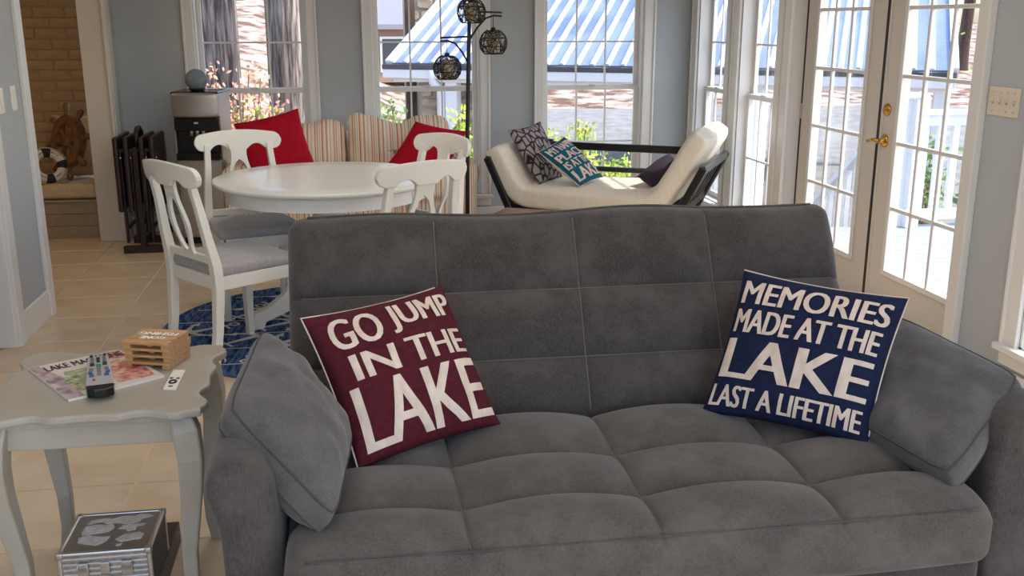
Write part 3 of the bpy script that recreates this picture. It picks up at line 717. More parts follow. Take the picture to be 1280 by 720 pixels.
sticker([(.1,.7),(.22,.73),(.34,.7),(.46,.72),(.5,.6),(.44,.48),(.3,.46),(.1,.44),(.08,.56)])
sticker([(.6,.66),(.74,.69),(.9,.68),(.88,.62),(.8,.6),(.8,.5),(.7,.46),(.66,.54),(.56,.56)])
sticker([(.08,.36),(.2,.42),(.3,.36),(.5,.34),(.46,.2),(.36,.1),(.22,.16),(.1,.22)])
sticker([(.58,.24),(.68,.38),(.86,.42),(.94,.36),(.92,.22),(.8,.2),(.66,.16)])
sticker([(.1,.78),(.16,.77),(.2,.79),(.12,.8)]); sticker([(.62,.1),(.7,.12),(.69,.06),(.63,.05)])
# ------------------------------------------------------------------ round rug with anchors
rug = thing('round_rug', 'round blue rug with white anchors under the dining table', 'rug', (-.14,5.1,0))
obj('rug_pile', MB().lathe([(.80,0),(.85,.002),(.856,.006),(.85,.011),(.001,.0115)], 72), 'rug_blue', rug)
obj('rug_edge', MB().tube([(.85*math.cos(a), .85*math.sin(a), .007) for a in [2*PI*i/72 for i in range(72)]], .006, 6, closed=True), 'rug_blue', rug, smooth=True)
def anchor_mesh():
    m = MB(); z = .0125
    def strip(pts, wd):
        V = []; F = []
        for i, p in enumerate(pts):
            a = Vector(pts[max(0, i-1)]); b = Vector(pts[min(len(pts)-1, i+1)]); d = (b-a).normalized(); n = Vector((-d.y, d.x)); ww = wd[i] if isinstance(wd, list) else wd
            V += [(p[0]+n.x*ww, p[1]+n.y*ww, z), (p[0]-n.x*ww, p[1]-n.y*ww, z)]
        m.add(V, [(2*i, 2*i+1, 2*i+3, 2*i+2) for i in range(len(pts)-1)])
    strip([(0,.07),(0,-.075)], [.006,.016])
    strip([(-.045,.05),(.045,.05)], .006)
    strip([(.02*math.cos(a), .088+.016*math.sin(a)) for a in [2*PI*i/12 for i in range(13)]], .0045)
    strip([(.085*math.sin(a), -.005-.08*math.cos(a)) for a in [-1.25+2.5*i/12 for i in range(13)]], [.004+.007*math.sin(PI*i/12) for i in range(13)])
    for s in (-1, 1): m.add([(s*.097,-.005,z),(s*.06,-.03,z),(s*.088,-.055,z)], [(0,1,2)])
    return m
am = obj('anchor_motif', anchor_mesh(), 'rug_white', rug); first = True
for i in range(-4, 5):
    for j in range(-4, 5):
        x = .30*i+(.15 if j % 2 else 0); y = .235*j
        if math.hypot(x, y) > .68: continue
        rz = math.radians(-60 + (180 if (i+j) % 2 else 0) + 8*((i*3+j*5) % 3))
        if first: am.location = (x, y, 0); am.rotation_euler = (0,0,rz); am.scale = (1.35,1.35,1); first = False
        else: inst('anchor_motif', am, rug, (x, y, 0), (0,0,rz), (1.35,1.35,1))
for k in range(-3, 4):
    y = .235*k+.117; h = math.sqrt(max(0, .80**2-y*y)); obj('rope_line', MB().box((0,y,.0118), (2*h,.007,.001)), 'rug_white', rug)

# ------------------------------------------------------------------ round pedestal table
tb = thing('dining_table', 'round white pedestal dining table in front of the windows', 'table', (-.13,5.2,.012), math.radians(20))
obj('table_top', MB().lathe([(.52,.722),(.545,.724),(.562,.732),(.57,.741),(.568,.75),(.56,.753),(.40,.754),(.001,.754)], 96, cap=False), 'table_white', tb, smooth=True)
obj('apron', MB().lathe([(.50,.655),(.512,.655),(.512,.724),(.49,.724),(.49,.655),(.50,.655)], 72, cap=False), 'table_white', tb)
for k in range(4): obj('apron_block', MB().box((.506*math.cos(k*PI/2+.6), .506*math.sin(k*PI/2+.6), .69), (.02,.004,.066), Matrix.Rotation(k*PI/2+.6, 3, 'Z')), 'table_white', tb)
obj('pedestal', MB().lathe([(.001,.10),(.10,.10),(.105,.16),(.09,.2),(.075,.26),(.07,.36),(.085,.44),(.095,.50),(.08,.56),(.075,.6),(.12,.64),(.16,.70),(.16,.724)], 40, cap=False), 'table_white', tb, smooth=True)
for k in range(4):
    a = k*PI/2; P = [(0,.30),(.07,.30),(.14,.25),(.22,.16),(.30,.105),(.37,.085),(.39,.05),(.385,0),(.33,0),(.315,.035),(.25,.055),(.17,.085),(.10,.10),(0,.10)]
    obj('foot', MB().prism(P, -.03, .03, lambda x, y, h: (math.cos(a)*(x+.05)-math.sin(a)*h, math.sin(a)*(x+.05)+math.cos(a)*h, y)), 'table_white', tb, bevel=.006)

# ------------------------------------------------------------------ dining chairs
def make_chair(label):
    t = thing('dining_chair', label, 'chair', (0,0,0), group='white dining chairs around the round table')
    ybend = lambda x: -.045*(1-(x/.23)**2)
    n = 48; V = []; F = []
    def lobe(a): return .045*math.sqrt(max(0, 1-((a-.19)/.0455)**2)) if a > .19 else .045
    def zt(x):
        a = abs(x); return .892+lobe(a) if a > .19 else .937+.015*(1-(a/.19)**2)
    def zb(x):
        a = abs(x)
        if a > .19: return .892-lobe(a)-.001
        if a > .15: return .846
        if a > .055: return .846+.030*math.sin((a-.055)/.095*PI)**.7
        return .846
    for i in range(n+1):
        x = -.235+.47*i/n; lean = lambda z: -.262-.17*(z-.85)
        for z in (zb(x), zt(x)):
            for d in (.013, -.013): V.append((x, lean(z)+ybend(x)*.9+d, z))
    for i in range(n):
        a = 4*i; b = a+4
        F += [(a, b, b+2, a+2), (a+1, a+3, b+3, b+1), (a, a+1, b+1, b), (a+2, b+2, b+3, a+3)]
    F += [(0,2,3,1), (4*n, 4*n+1, 4*n+3, 4*n+2)]
    obj('top_rail', MB().add(V, F), 'chair_white', t, bevel=.004)
    for s in (-1, 1):
        pts = [(s*.195,-.245,0),(s*.2,-.215,.2),(s*.203,-.2,.40),(s*.200,-.205,.50),(s*.190,-.228,.62),(s*.176,-.25,.76),(s*.168,-.276,.88)]
        obj('rear_leg', MB().tube(pts, [.017,.019,.022,.022,.019,.017,.016], sec=[(-1,-1),(1,-1),(1,1),(-1,1)]), 'chair_white', t, bevel=.004)
        pts = [(s*.205,.185,0),(s*.205,.185,.2),(s*.205,.185,.42)]
        obj('front_leg', MB().tube(pts, [.015,.019,.022], sec=[(-1,-1),(1,-1),(1,1),(-1,1)]), 'chair_white', t, bevel=.003)
    # pierced splat
    zs = [.520+.36*i/30 for i in range(31)]
    def wout(z):
        q = (z-.52)/.36; return .040+.036*math.exp(-((q-.42)/.24)**2)+.018*max(0, (q-.82)/.18)**2+.012*max(0, (.08-q)/.08)
    def win(z):
        q = (z-.668)/.122; return .048*math.sqrt(1-q*q) if abs(q) < 1 else 0
    ys = lambda z: -.207-.035*math.sin((z-.5)/.4*PI/2)-.045*((z-.52)/.36)
    for s in (-1, 1):
        m = MB(); V = []; F = []
        for z in zs:
            for x in (win(z), wout(z)):
                for d in (.008, -.008): V.append((s*x, ys(z)+d, z))
        for i in range(30):
            a = 4*i; b = a+4; F += [(a, a+2, b+2, b), (a+1, b+1, b+3, a+3), (a, b, b+1, a+1), (a+2, a+3, b+3, b+2)]
        obj('splat', m.add(V, F), 'chair_white', t)
    obj('lower_rail', MB().box((0,-.205,.518), (.39,.022,.034)), 'chair_white', t, bevel=.003)
    def cd(q):
        q.x *= 1+.06*(q.y/.22)
        if q.z > 0: q.z += .016*math.cos(q.x/.23*PI/2)*math.cos(q.y/.22*PI/2)
        return Vector((q.x, q.y, q.z))
    obj('seat_cushion', MB().rbox((.43,.41,.055), .024, (12,12,2), cd, (0,.0,.468)), 'seat_grey', t, smooth=True)
    for a, b in (((-.19,.178,.385),(.19,.20,.445)), ((-.19,-.21,.385),(.19,-.19,.445)), ((-.215,-.19,.385),(-.195,.18,.445)), ((.195,-.19,.385),(.215,.18,.445))):
        obj('seat_rail', MB().span(a, b), 'chair_white', t, bevel=.003)
    return t
def put(c, x, y, face):
    c.location = (x, y, 0); c.rotation_euler = (0, 0, math.atan2(-face[0], face[1]))
ch = make_chair('white dining chair nearest the side table, seen from behind at left')
put(ch, -.565, 4.70, (.8,.6))
for x, y, f, lab in ((-.535,5.47,(.30,-.95),'white dining chair left of table, back against dark water dispenser'), (.165,4.60,(-.50,.87),'white dining chair just behind the sofa back, right of table'), (.25,5.23,(-.84,-.54),'white dining chair by lamp pole, red pillow behind its top rail')):
    c = copy_tree(ch); c['label'] = lab; put(c, x, y, f)

# ------------------------------------------------------------------ striped loveseat
lv = thing('loveseat', 'striped cream and red loveseat under the back windows', 'loveseat', (0,7.15,0)); w = Wd(lv)
w('base', MB().rbox((1.62,.72,.34), .04, (6,4,4), None, (-.01,7.1,.23)), 'stripe_cloth', smooth=True)
w('skirt', MB().span((-.82,6.735,.03), (.80,6.75,.26)), 'stripe_cloth')
w('back_frame', MB().rbox((1.5,.2,.72), .06, (6,3,4), None, (-.01,7.43,.40)), 'stripe_cloth', smooth=True)
for x in (-.745,.745):
    w('arm', MB().rbox((.19,.74,.58), .08, (4,8,6), lambda q: Vector((q.x*(1.25 if q.z > .18 else 1), q.y, q.z)), (x,7.08,.32)), 'stripe_cloth', smooth=True)
for x in (-.42,.30): w('seat_cushion', MB().rbox((.70,.62,.16), .05, (8,8,3), lambda q: Vector((q.x, q.y, q.z+(.02*math.cos(q.x*4)*math.cos(q.y*4) if q.z > 0 else 0))), (x,6.98,.45)), 'stripe_cloth', smooth=True)
def bc(seed, dent):
    def f(q):
        r = q.z/.21; q.y *= 1+.55*math.cos(q.x*4.2)*math.cos(r*1.3)
        if q.z > 0: q.z += .05*noise.noise(Vector((q.x*5+seed, 0, 0))) - dent*math.exp(-((q.x-.02)/.09)**2)
        q.y += .02*noise.noise(Vector((q.x*9, q.z*9, seed)))
        q.x += .012*noise.noise(Vector((seed, q.z*8, q.y*5)))
        return Vector((q.x, q.y-.22*q.z*-1, q.z))
    return f
w('back_cushion', MB().rbox((.72,.17,.42), .07, (18,4,14), bc(1,.0), (-.40,7.22,.65)), 'stripe_cloth', smooth=True)
w('back_cushion', MB().rbox((.72,.17,.45), .07, (24,4,14), bc(5,.06), (.34,7.22,.66)), 'stripe_cloth', smooth=True)
def plain_pillow(name, label, c, T, m, cord=None, group=None, seed=0, cat='pillow'):
    P = Pillow(*c, T=T, seed=seed, pinch=.07, wr=.006); bz = min(p.z for p in P.c)
    t = thing(name, label, cat, (P.ctr.x, P.ctr.y, bz), group=group); w = Wd(t)
    weld(w('pillow_body', P.body(), m, smooth=True)); w('piping', P.cord(.003), cord or m, smooth=True)
    return t
plain_pillow('red_pillow', 'red square pillow on left end of striped loveseat', [(-.755,6.84,.882), (-.345,6.93,.968), (-.235,6.83,.575), (-.66,6.72,.545)], .07, 'red_fabric', group='red pillows on the loveseat', seed=1)
plain_pillow('red_pillow', 'red square pillow on right end of striped loveseat', [(.44,6.96,.868), (.79,6.96,.795), (.62,6.82,.50), (.20,6.80,.560)], .07, 'red_fabric', group='red pillows on the loveseat', seed=4)

# ------------------------------------------------------------------ water dispenser and smart speaker
wc = thing('water_dispenser', 'tall stainless and black water dispenser beside the left window', 'dispenser', (-1.03,7.42,0), math.radians(-6))
def wcb(nm, a, b, m, bv=.008): return obj(nm, MB().span(a, b), m, wc, bevel=bv)
wcb('lower_door', (-.155,-.18,.05), (.155,-.16,.60), 'steel'); wcb('cabinet', (-.155,-.16,.03), (.155,.17,1.045), 'black_matte')
for s in (-1,1): wcb('side_panel', (s*.150,-.16,.03), (s*.16,.17,1.05), 'steel', .003)
wcb('plinth', (-.15,-.155,0), (.15,.16,.035), 'black_matte')
wcb('drip_tray', (-.15,-.20,.60), (.15,-.16,.65), 'black_plastic'); wcb('alcove_panel', (-.145,-.165,.65), (.145,-.158,.88), 'black_plastic', .002)
wcb('alcove_hood', (-.152,-.19,.80), (.152,-.16,.89), 'black_plastic')
obj('top_fascia', MB().rbox((.32,.07,.17), .02, (12,2,6), lambda q: Vector((q.x, q.y-.012*math.cos(q.x/.16*PI/2) if q.y < 0 else q.y, q.z)), wc and (0,-.165,.975)), 'steel', wc, smooth=True)
wcb('top_cover', (-.162,-.19,1.05), (.162,.17,1.065), 'black_plastic')
for x in (-.04,0,.04): obj('tap', MB().lathe([(.012,0),(.012,.03),(.008,.04)], 10, (x,-.175,.765)), 'steel', wc, smooth=True)
obj('indicator', MB().box((.0,-.191,.855), (.03,.002,.012)), 'print_cream', wc)
sp = thing('smart_speaker', 'round grey fabric smart speaker on the water dispenser', 'speaker', (-1.045,7.36,1.065))
obj('cloth_ball', MB().lathe([(.03,.004)]+[(.074*math.sin(a), .074-.074*math.cos(a)) for a in [.5+2.62*i/18 for i in range(19)]]+[(.001,.148)], 32, cap=False), 'speaker_cloth', sp, smooth=True)
obj('base_ring', MB().lathe([(.035,0),(.05,.004),(.058,.016),(.05,.02)], 28), 'black_matte', sp, smooth=True)

# ------------------------------------------------------------------ folded tray tables on their stand
tr = thing('tray_table_stand', 'dark wood carrying stand holding folded tray tables', 'stand', (-1.43,7.2,0))
for y in (-.17,.17): obj('foot_bar', MB().box((0,y,.025), (.26,.04,.05)), 'dark_wood', tr, bevel=.004)
obj('foot_rail', MB().box((0,0,.06), (.035,.34,.03)), 'dark_wood', tr, bevel=.003)
for y in (-.17,.17): obj('upright', MB().box((0,y,.38), (.035,.025,.68)), 'dark_wood', tr, bevel=.003)
obj('hanger_rail', MB().box((0,0,.70), (.22,.36,.022)), 'dark_wood', tr, bevel=.003)
obj('carry_handle', MB().tube([(0,-.1,.71),(0,-.08,.80),(0,-.03,.83),(0,.03,.83),(0,.08,.80),(0,.1,.71)], .018, 8), 'dark_wood', tr, smooth=True)
for k, x in enumerate((-.115,-.05,.05,.115)):
    t = thing('folded_tray_table', ('folded dark wood tray table on stand, leftmost', 'folded dark wood tray table, second from left on stand', 'folded dark wood tray table, second from right on stand', 'folded dark wood tray table on stand, nearest dispenser')[k], 'tray table', (-1.43+x,7.2,.05), 0, 'folded tray tables on the stand')
    obj('tray_top', MB().rbox((.032,.44,.50), .012, (1,6,6), None, (0,0,.49)), 'dark_wood', t, smooth=True)
    for y in (-.16,.16):
        obj('leg', MB().box((.018,y,.33), (.016,.028,.62)), 'dark_wood', t, bevel=.002)
    obj('stretcher', MB().box((.018,0,.12), (.014,.30,.024)), 'dark_wood', t)
    obj('bolt', MB().lathe([(.007,0),(.007,.004),(.001,.006)], 8, (.018,-.174,.60), M=Matrix.Rotation(PI/2, 3, 'X')), 'brass', t)

# ------------------------------------------------------------------ floor lamp with wicker globes
LX, LY = .735, 6.5
lp = thing('floor_lamp', 'tall black floor lamp with three round wicker shades', 'lamp', (LX,LY,0)); w = Wd(lp)
w('base', MB().lathe([(.15,0),(.15,.012),(.14,.02),(.02,.026),(.016,.05)], 32, (LX,LY,0)), 'lamp_black', smooth=True)
w('pole', MB().tube([(LX,LY,.02),(LX+.008,LY,.8),(LX+.022,LY,1.35),(LX+.036,LY,1.72)], [.015,.014,.013,.011], 10), 'lamp_black', smooth=True)
def globe(c, seed):
    rnd = random.Random(seed); R = .088; sh = MB(); c = Vector(c)
    def ring(ax, off, ph=0):
        ax = Vector(ax).normalized(); u = ax.orthogonal().normalized(); v = ax.cross(u); rr = math.sqrt(max(.0001, R*R-off*off)); run = []
        for i in range(29):
            a = 2*PI*i/28; p = ax*off+u*rr*math.cos(a)+v*rr*math.sin(a)
            if -.068 < p.z < .08: run.append(c+p*(1+rnd.uniform(-.02,.02)))
            else:
                if len(run) > 2: sh.tube(run, .0021, 4)
                run = []
        if len(run) > 2: sh.tube(run, .0021, 4)
    for k in range(30): ring((rnd.gauss(0,1), rnd.gauss(0,1), rnd.gauss(0,.6)), rnd.uniform(-.05,.05))
    for z in (-.066,-.02,.03,.076):
        rr = math.sqrt(R*R-z*z); sh.tube([c+Vector((rr*math.cos(a), rr*math.sin(a), z)) for a in [2*PI*i/28 for i in range(28)]], .003, 5, closed=True)
    o = w('wicker_shade', sh, 'lamp_black')
    w('liner', MB().lathe([(.042,-.058),(.042,.055)], 20, c, cap=False), 'lamp_liner', parent=o, smooth=True)
    w('cap', MB().lathe([(.006,.098),(.014,.094),(.018,.076),(.012,.07)], 12, c), 'lamp_black', parent=o, smooth=True)
def hang(side, zt, x1, c, seed):
    xp = LX+.028
    w('arm', MB().tube([(xp,LY,zt+.006),(x1,LY,zt)], .006, 8), 'lamp_black', smooth=True)
    w('curved_arm', MB().tube([(xp-.003,LY,zt-.17),(xp+(x1-xp)*.25,LY,zt-.09),(xp+(x1-xp)*.5,LY,zt-.035),(xp+(x1-xp)*.75,LY,zt-.018),(x1,LY,zt-.022)], .006, 8), 'lamp_black', smooth=True)
    w('cord', MB().tube([(c[0],LY,zt-.02),(c[0],LY,c[2]+.095)], .0022, 6), 'lamp_black'); globe(c, seed)
hang(1, 1.585, LX+.235, (LX+.180,LY,1.398), 11)
hang(-1, 1.432, LX-.155, (LX-.115,LY,1.243), 22)
w('arm', MB().tube([(LX+.033,LY,1.70),(LX+.03,LY-.03,1.76),(LX+.03,LY-.10,1.78)], .006, 8), 'lamp_black', smooth=True)
w('cord', MB().tube([(LX+.03,LY-.10,1.78),(LX+.03,LY-.10,1.69)], .0022, 6), 'lamp_black'); globe((LX+.03,LY-.10,1.588), 33)

# ------------------------------------------------------------------ daybed
ROT = math.radians(-30)
FU = Vector((1.515,6.372,0))     # middle of the front edge
ft = thing('daybed', 'black wood daybed with cream mattress set diagonally in the corner', 'daybed', FU, ROT)
HL, DP = .56, .82
for s in (-1, 1):
    for y in (.02, DP-.02): 
        obj('leg', MB().beam((s*(HL-.02),y,0), (s*(HL-.02),y,.34), .05, .05, (0,1,0)), 'futon_black', ft, bevel=.006)
        obj('end_post', MB().beam((s*(HL+(.0 if s > 0 else -.05)),y-(.03 if y < .1 else -.03),.25), (s*(HL+(.20 if s > 0 else .14)),y-(.03 if y < .1 else -.03),.65), .05, .07, (0,1,0)), 'futon_black', ft, bevel=.012, seg=3)
    obj('end_rail', MB().beam((s*(HL+(.19 if s > 0 else .13)),-.03,.632), (s*(HL+(.19 if s > 0 else .13)),DP+.03,.632), .045, .05), 'futon_black', ft, bevel=.01)
    obj('end_rail', MB().beam((s*(HL+(.05 if s > 0 else 0)),0,.35), (s*(HL+(.05 if s > 0 else 0)),DP,.35), .035, .05), 'futon_black', ft, bevel=.006)
    for k in range(5):
        y = .14+.13*k; obj('slat', MB().beam((s*(HL+(.05 if s > 0 else 0)),y,.35), (s*(HL+(.185 if s > 0 else .125)),y,.63), .02, .04, (0,1,0)), 'futon_black', ft, bevel=.004)
for y in (.03, DP-.03): obj('side_rail', MB().span((-HL,y-.018,.24), (HL,y+.018,.33)), 'futon_black', ft, bevel=.004)
for k in range(7): obj('seat_slat', MB().box((-HL+.1+k*.155,DP/2,.315), (.06,DP-.06,.016)), 'futon_black', ft)
for z, h in ((.62,.055), (.47,.036)): obj('back_rail', MB().span((-HL-.08,DP-.02,z), (HL+.08,DP+.012,z+h)), 'futon_black', ft, bevel=.005)
for s in (-1,1): obj('back_post', MB().box((s*(HL-.02),DP+.0,.48), (.05,.03,.42)), 'futon_black', ft, bevel=.004)
# mattress: a profile swept over the depth
path = [(-.69,.70),(-.655,.65),(-.60,.56),(-.54,.46),(-.47,.40),(-.36,.382),(-.1,.375),(.2,.375),(.38,.385),(.47,.43),(.54,.51),(.61,.63),(.68,.76),(.735,.85)]
def smooth_path(P, n):
    out = []
    for i in range(len(P)-1):
        p0 = P[max(0,i-1)]; p1 = P[i]; p2 = P[i+1]; p3 = P[min(len(P)-1,i+2)]
        for k in range(n):
            t = k/n; out.append(tuple(.5*((2*p1[j])+(-p0[j]+p2[j])*t+(2*p0[j]-5*p1[j]+4*p2[j]-p3[j])*t*t+(-p0[j]+3*p1[j]-3*p2[j]+p3[j])*t**3) for j in (0,1)))
    return out+[P[-1]]
sp_ = smooth_path(path, 5); N_ = len(sp_)
def matt(u, q):
    i = min(N_-1, int(round(u*(N_-1)))); p = sp_[i]; a = sp_[max(0,i-1)]; b = sp_[min(N_-1,i+1)]
    d = Vector((b[0]-a[0], b[1]-a[1])).normalized(); n = Vector((-d.y, d.x))
    ang = q*2*PI; cy = math.cos(ang); sy_ = math.sin(ang); e = .38
    yy = (abs(cy)**e)*(1 if cy > 0 else -1)*(DP*.5+.01); tt = (abs(sy_)**e)*(1 if sy_ > 0 else -1)*.082
    endt = min(1, min(i, N_-1-i)/4); endt = .55+.45*math.sin(endt*PI/2)
    yy *= .96+.04*endt; tt *= endt
    tt += .006*noise.noise(Vector((u*14, yy*4, 0)))
    return Vector((p[0]+n.x*tt, DP*.5-.015+yy, p[1]+n.y*tt))
mm = MB().grid(matt, N_-1, 40)
for i in (0, N_-1): mm.add([matt(i/(N_-1), k/40) for k in range(40)], [tuple(range(40))])
mo = weld(obj('mattress', mm, 'cream_cloth', ft, smooth=True))
mo.modifiers.new('sub', 'SUBSURF').render_levels = 1
def fw(x, y, z): return tuple(FU + Matrix.Rotation(ROT, 3, 'Z') @ Vector((x, y, z)))
mp = mat('blotch_cloth', (40,36,44), .85, c2=(160,148,144), nscale=21, ntype='VORONOI', lo=.05, hi=.16, spec=.2, stretch=(1,1,.7))
plain_pillow('patterned_pillow', 'grey and charcoal petal-patterned pillow on left end of daybed', [(1.055,6.79,.815), (1.325,7.06,.845), (1.480,6.98,.455), (1.245,6.64,.455)], .06, 'blotch_cloth', seed=8)
text_pillow('lettered_pillow', 'teal pillow with white lettering on the cream daybed', [(1.235,6.64,.685), (1.445,6.80,.765), (1.715,6.74,.49), (1.500,6.52,.462)], .06, 'teal',
    [('MY HAPPY', .06,.95,.76,.93,.008), ('PLACE', .06,.94,.55,.72,.01), ('IS AT THE', .06,.95,.36,.52,.008), ('LAKE', .06,.95,.07,.32,.014)], cord='print_cream', seed=11, back='cream_cloth')
plain_pillow('plum_pillow', 'dark plum pillow with red piping at right end of daybed', [(1.885,6.50,.525), (2.16,6.66,.655), (2.20,6.36,.545), (1.985,6.13,.445)], .075, 'dark_plum', cord='piping_red', seed=15)
# low table in front of the daybed
lt = mat('marbled_top', (176,140,124), .35, c2=(112,72,62), nscale=5, stretch=(1,5,1), detail=5)
ct = thing('low_table', 'low table with marbled reddish brown top before the daybed', 'table', (1.215,6.13,0), ROT)
obj('table_top', MB().box((0,0,.335), (.72,.36,.025)), 'marbled_top', ct, bevel=.006)
for x in (-.27,.27):
    for y in (-.14,.14): obj('leg', MB().beam((x,y,0), (x,y,.325), .035, .035, (0,1,0)), 'dark_wood', ct, bevel=.003)

# ------------------------------------------------------------------ nook bench, cushion, wheel, life ring, pillow
nb = thing('nook_bench', 'low painted board bench against the brick wall in nook', 'bench', (-2.6,7.8,0)); w = Wd(nb)
for z0, z1 in ((0,.09),(.093,.18),(.183,.268)): w('front_board', MB().span((-3.6,7.585+(.008 if z1 > .2 else .012),z0), (-1.82,7.605,z1)), 'bench_board', bevel=.003)
w('seat_board', MB().span((-3.6,7.58,.268), (-1.82,8.07,.285)), 'bench_board', bevel=.004); w('carcass', MB().span((-3.59,7.606,0), (-1.83,8.07,.266)), 'bench_board')
def bq(q):
    if q.z > 0: q.z += .012*abs(math.sin(q.x*PI/.16))**.5
    return q
bcu = obj('bench_cushion', MB().rbox((1.1,.48,.10), .035, (56,8,3), bq, (-2.38,7.82,.34)), 'bench_cloth', smooth=True, origin=(-2.38,7.82,.285)); tag(bcu, 'tufted cream cushion lying on the nook bench', 'cushion')
sw_ = thing('ship_wheel', 'wooden ship wheel leaning against tan brick wall in nook', 'ship wheel', (-2.04,7.78,.40))
WM = Matrix.Translation((0,.0,.285)) @ Matrix.Rotation(math.radians(-46), 4, 'Z') @ Matrix.Rotation(math.radians(80), 4, 'X')
def wv(mb): mb.v = [tuple(WM @ Vector(p)) for p in mb.v]; return mb
obj('rim', wv(MB().lathe([(.125,-.03),(.19,-.03),(.19,.03),(.125,.03),(.125,-.03)], 40, cap=False)), 'wheel_wood', sw_, bevel=.003)
obj('hub', wv(MB().lathe([(.04,-.03),(.05,-.02),(.05,.02),(.035,.035),(.001,.036)], 20)), 'wheel_wood', sw_, smooth=True)
for k in range(8):
    a = k*PI/4+.2; R = Matrix.Rotation(a, 3, 'Z') @ Matrix.Rotation(PI/2, 3, 'Y')
    obj('spoke', wv(MB().lathe([(.018,.03),(.024,.06),(.016,.09),(.022,.13),(.02,.20),(.014,.21),(.022,.235),(.024,.265),(.008,.285)], 10, M=R)), 'wheel_wood', sw_, smooth=True)
lr = thing('life_ring', 'white life ring with dark bands leaning on ship wheel', 'life ring', (-2.165,7.66,.40)); 
LM = Matrix.Translation((0,0,.125)) @ Matrix.Rotation(math.radians(28), 4, 'Z') @ Matrix.Rotation(math.radians(72), 4, 'X')
def lv_(mb): mb.v = [tuple(LM @ Vector(p)) for p in mb.v]; return mb
def torus(a0, a1, R, r, n=20, k=0):
    return MB().tube([(R*math.cos(a0+(a1-a0)*i/n), R*math.sin(a0+(a1-a0)*i/n), 0) for i in range(n+1)], r+k, 14)
obj('ring_body', lv_(MB().tube([(.095*math.cos(a), .095*math.sin(a), 0) for a in [2*PI*i/40 for i in range(40)]], .031, 14, closed=True)), 'ring_white', lr, smooth=True)
for k in range(4): a = PI/4*0+k*PI/2; obj('band', lv_(torus(a-.28, a+.28, .095, .031, 8, .0015)), 'ring_navy', lr, smooth=True)
def arc_text(s, r0, r1, a0, a1):
    m = MB(); letters(m, s, 0, 1, 0, 1, lambda u, v: Vector(((r0+(r1-r0)*v)*math.cos(a0+(a1-a0)*u), (r0+(r1-r0)*v)*math.sin(a0+(a1-a0)*u), .0325-.006*abs(2*v-1))), 8, 2, .004); return lv_(m)
obj('lettering', arc_text('ABOARD', .084,.107, PI/2+.9-.05, PI/2-.85), 'ring_navy', lr)
obj('lettering', arc_text('WELCOME', .107,.084, -PI/2-.9, -PI/2+.9), 'ring_navy', lr)
obj('rope', lv_(MB().tube([(.132*math.cos(a), .132*math.sin(a), .004*math.sin(4*a)) for a in [2*PI*i/40 for i in range(40)]], .0045, 6, closed=True)), 'bench_cloth', lr, smooth=True)
plain_pillow('tan_pillow', 'tan square pillow behind the ship wheel in nook', [(-2.20,7.99,.86), (-1.87,7.99,.86), (-1.86,7.88,.42), (-2.20,7.88,.42)], .06, 'tan_cloth', seed=20)

# ------------------------------------------------------------------ switch plates
for k, (y, lab) in enumerate(((5.165,'white light switch plate nearest the left frame edge'), (5.355,'white light switch plate nearest the left wall corner'))):
    t = thing('switch_plate', lab, 'switch', (XL,y,1.165), 0, 'switch plates on the left wall stub')
    obj('plate', MB().box((.003,0,0), (.006,.075,.12)), 'plate_white', t, bevel=.003)
    obj('rocker', MB().box((.008,0,0), (.006,.034,.066)), 'plate_white', t, bevel=.002)
t = thing('switch_plate', 'almond four-toggle switch plate right of the glazed doors', 'switch', (XR,3.82,1.21))
obj('plate', MB().box((-.003,0,0), (.006,.205,.118)), 'plate_almond', t, bevel=.003)
for k in range(4):
    y = -.069+.046*k
    obj('toggle', MB().beam((-.006,y,.0), (-.018,y,.008), .009, .014), 'plate_almond', t, bevel=.002)
    for z in (-.038,.038): obj('screw', MB().lathe([(.004,0),(.003,.002)], 8, (-.006,y,z), M=Matrix.Rotation(-PI/2, 3, 'Y')), 'aluminium_trim', t)
    obj('toggle_slot', MB().box((-.0063,y,0), (.002,.011,.020)), 'seat_grey', t)
# ------------------------------------------------------------------ outdoors
def S(t): t = max(0, min(1, t)); return t*t*(3-2*t)
def gz(x, y):
    z = -1.55 + 1.1*S((1.5-x)/5)*S((y-8)/6)
    z += .062*max(0, y-21) + .065*max(0, y-14)*S((2.5-x)/4)
    return z + .10*noise.noise(Vector((x*.35, y*.35, 0)))
def yard(u, v):
    x = -34+80*u; y = 8.0+78*(v**1.6); return Vector((x, y, gz(x, y)))
o = struct('ground_yard', MB().grid(yard, 80, 80), 'leaf_litter', smooth=True); tag(o, 'leaf-covered yard outside the windows', 'ground')
o = struct('ground_side', MB().grid(lambda u, v: Vector((2.8+43*u, -14+22.1*v, -1.55)), 6, 6), 'leaf_litter'); tag(o, 'leaf-covered ground beside the deck', 'ground')
o = struct('driveway', MB().grid(lambda u, v: (lambda x, y: Vector((x, y, gz(x, y)+.13)))(1.5+16*u+2*math.sin(3*v), 13.5+15.5*v), 24, 30), 'asphalt', smooth=True); tag(o, 'grey driveway beyond the white daybed window', 'driveway')
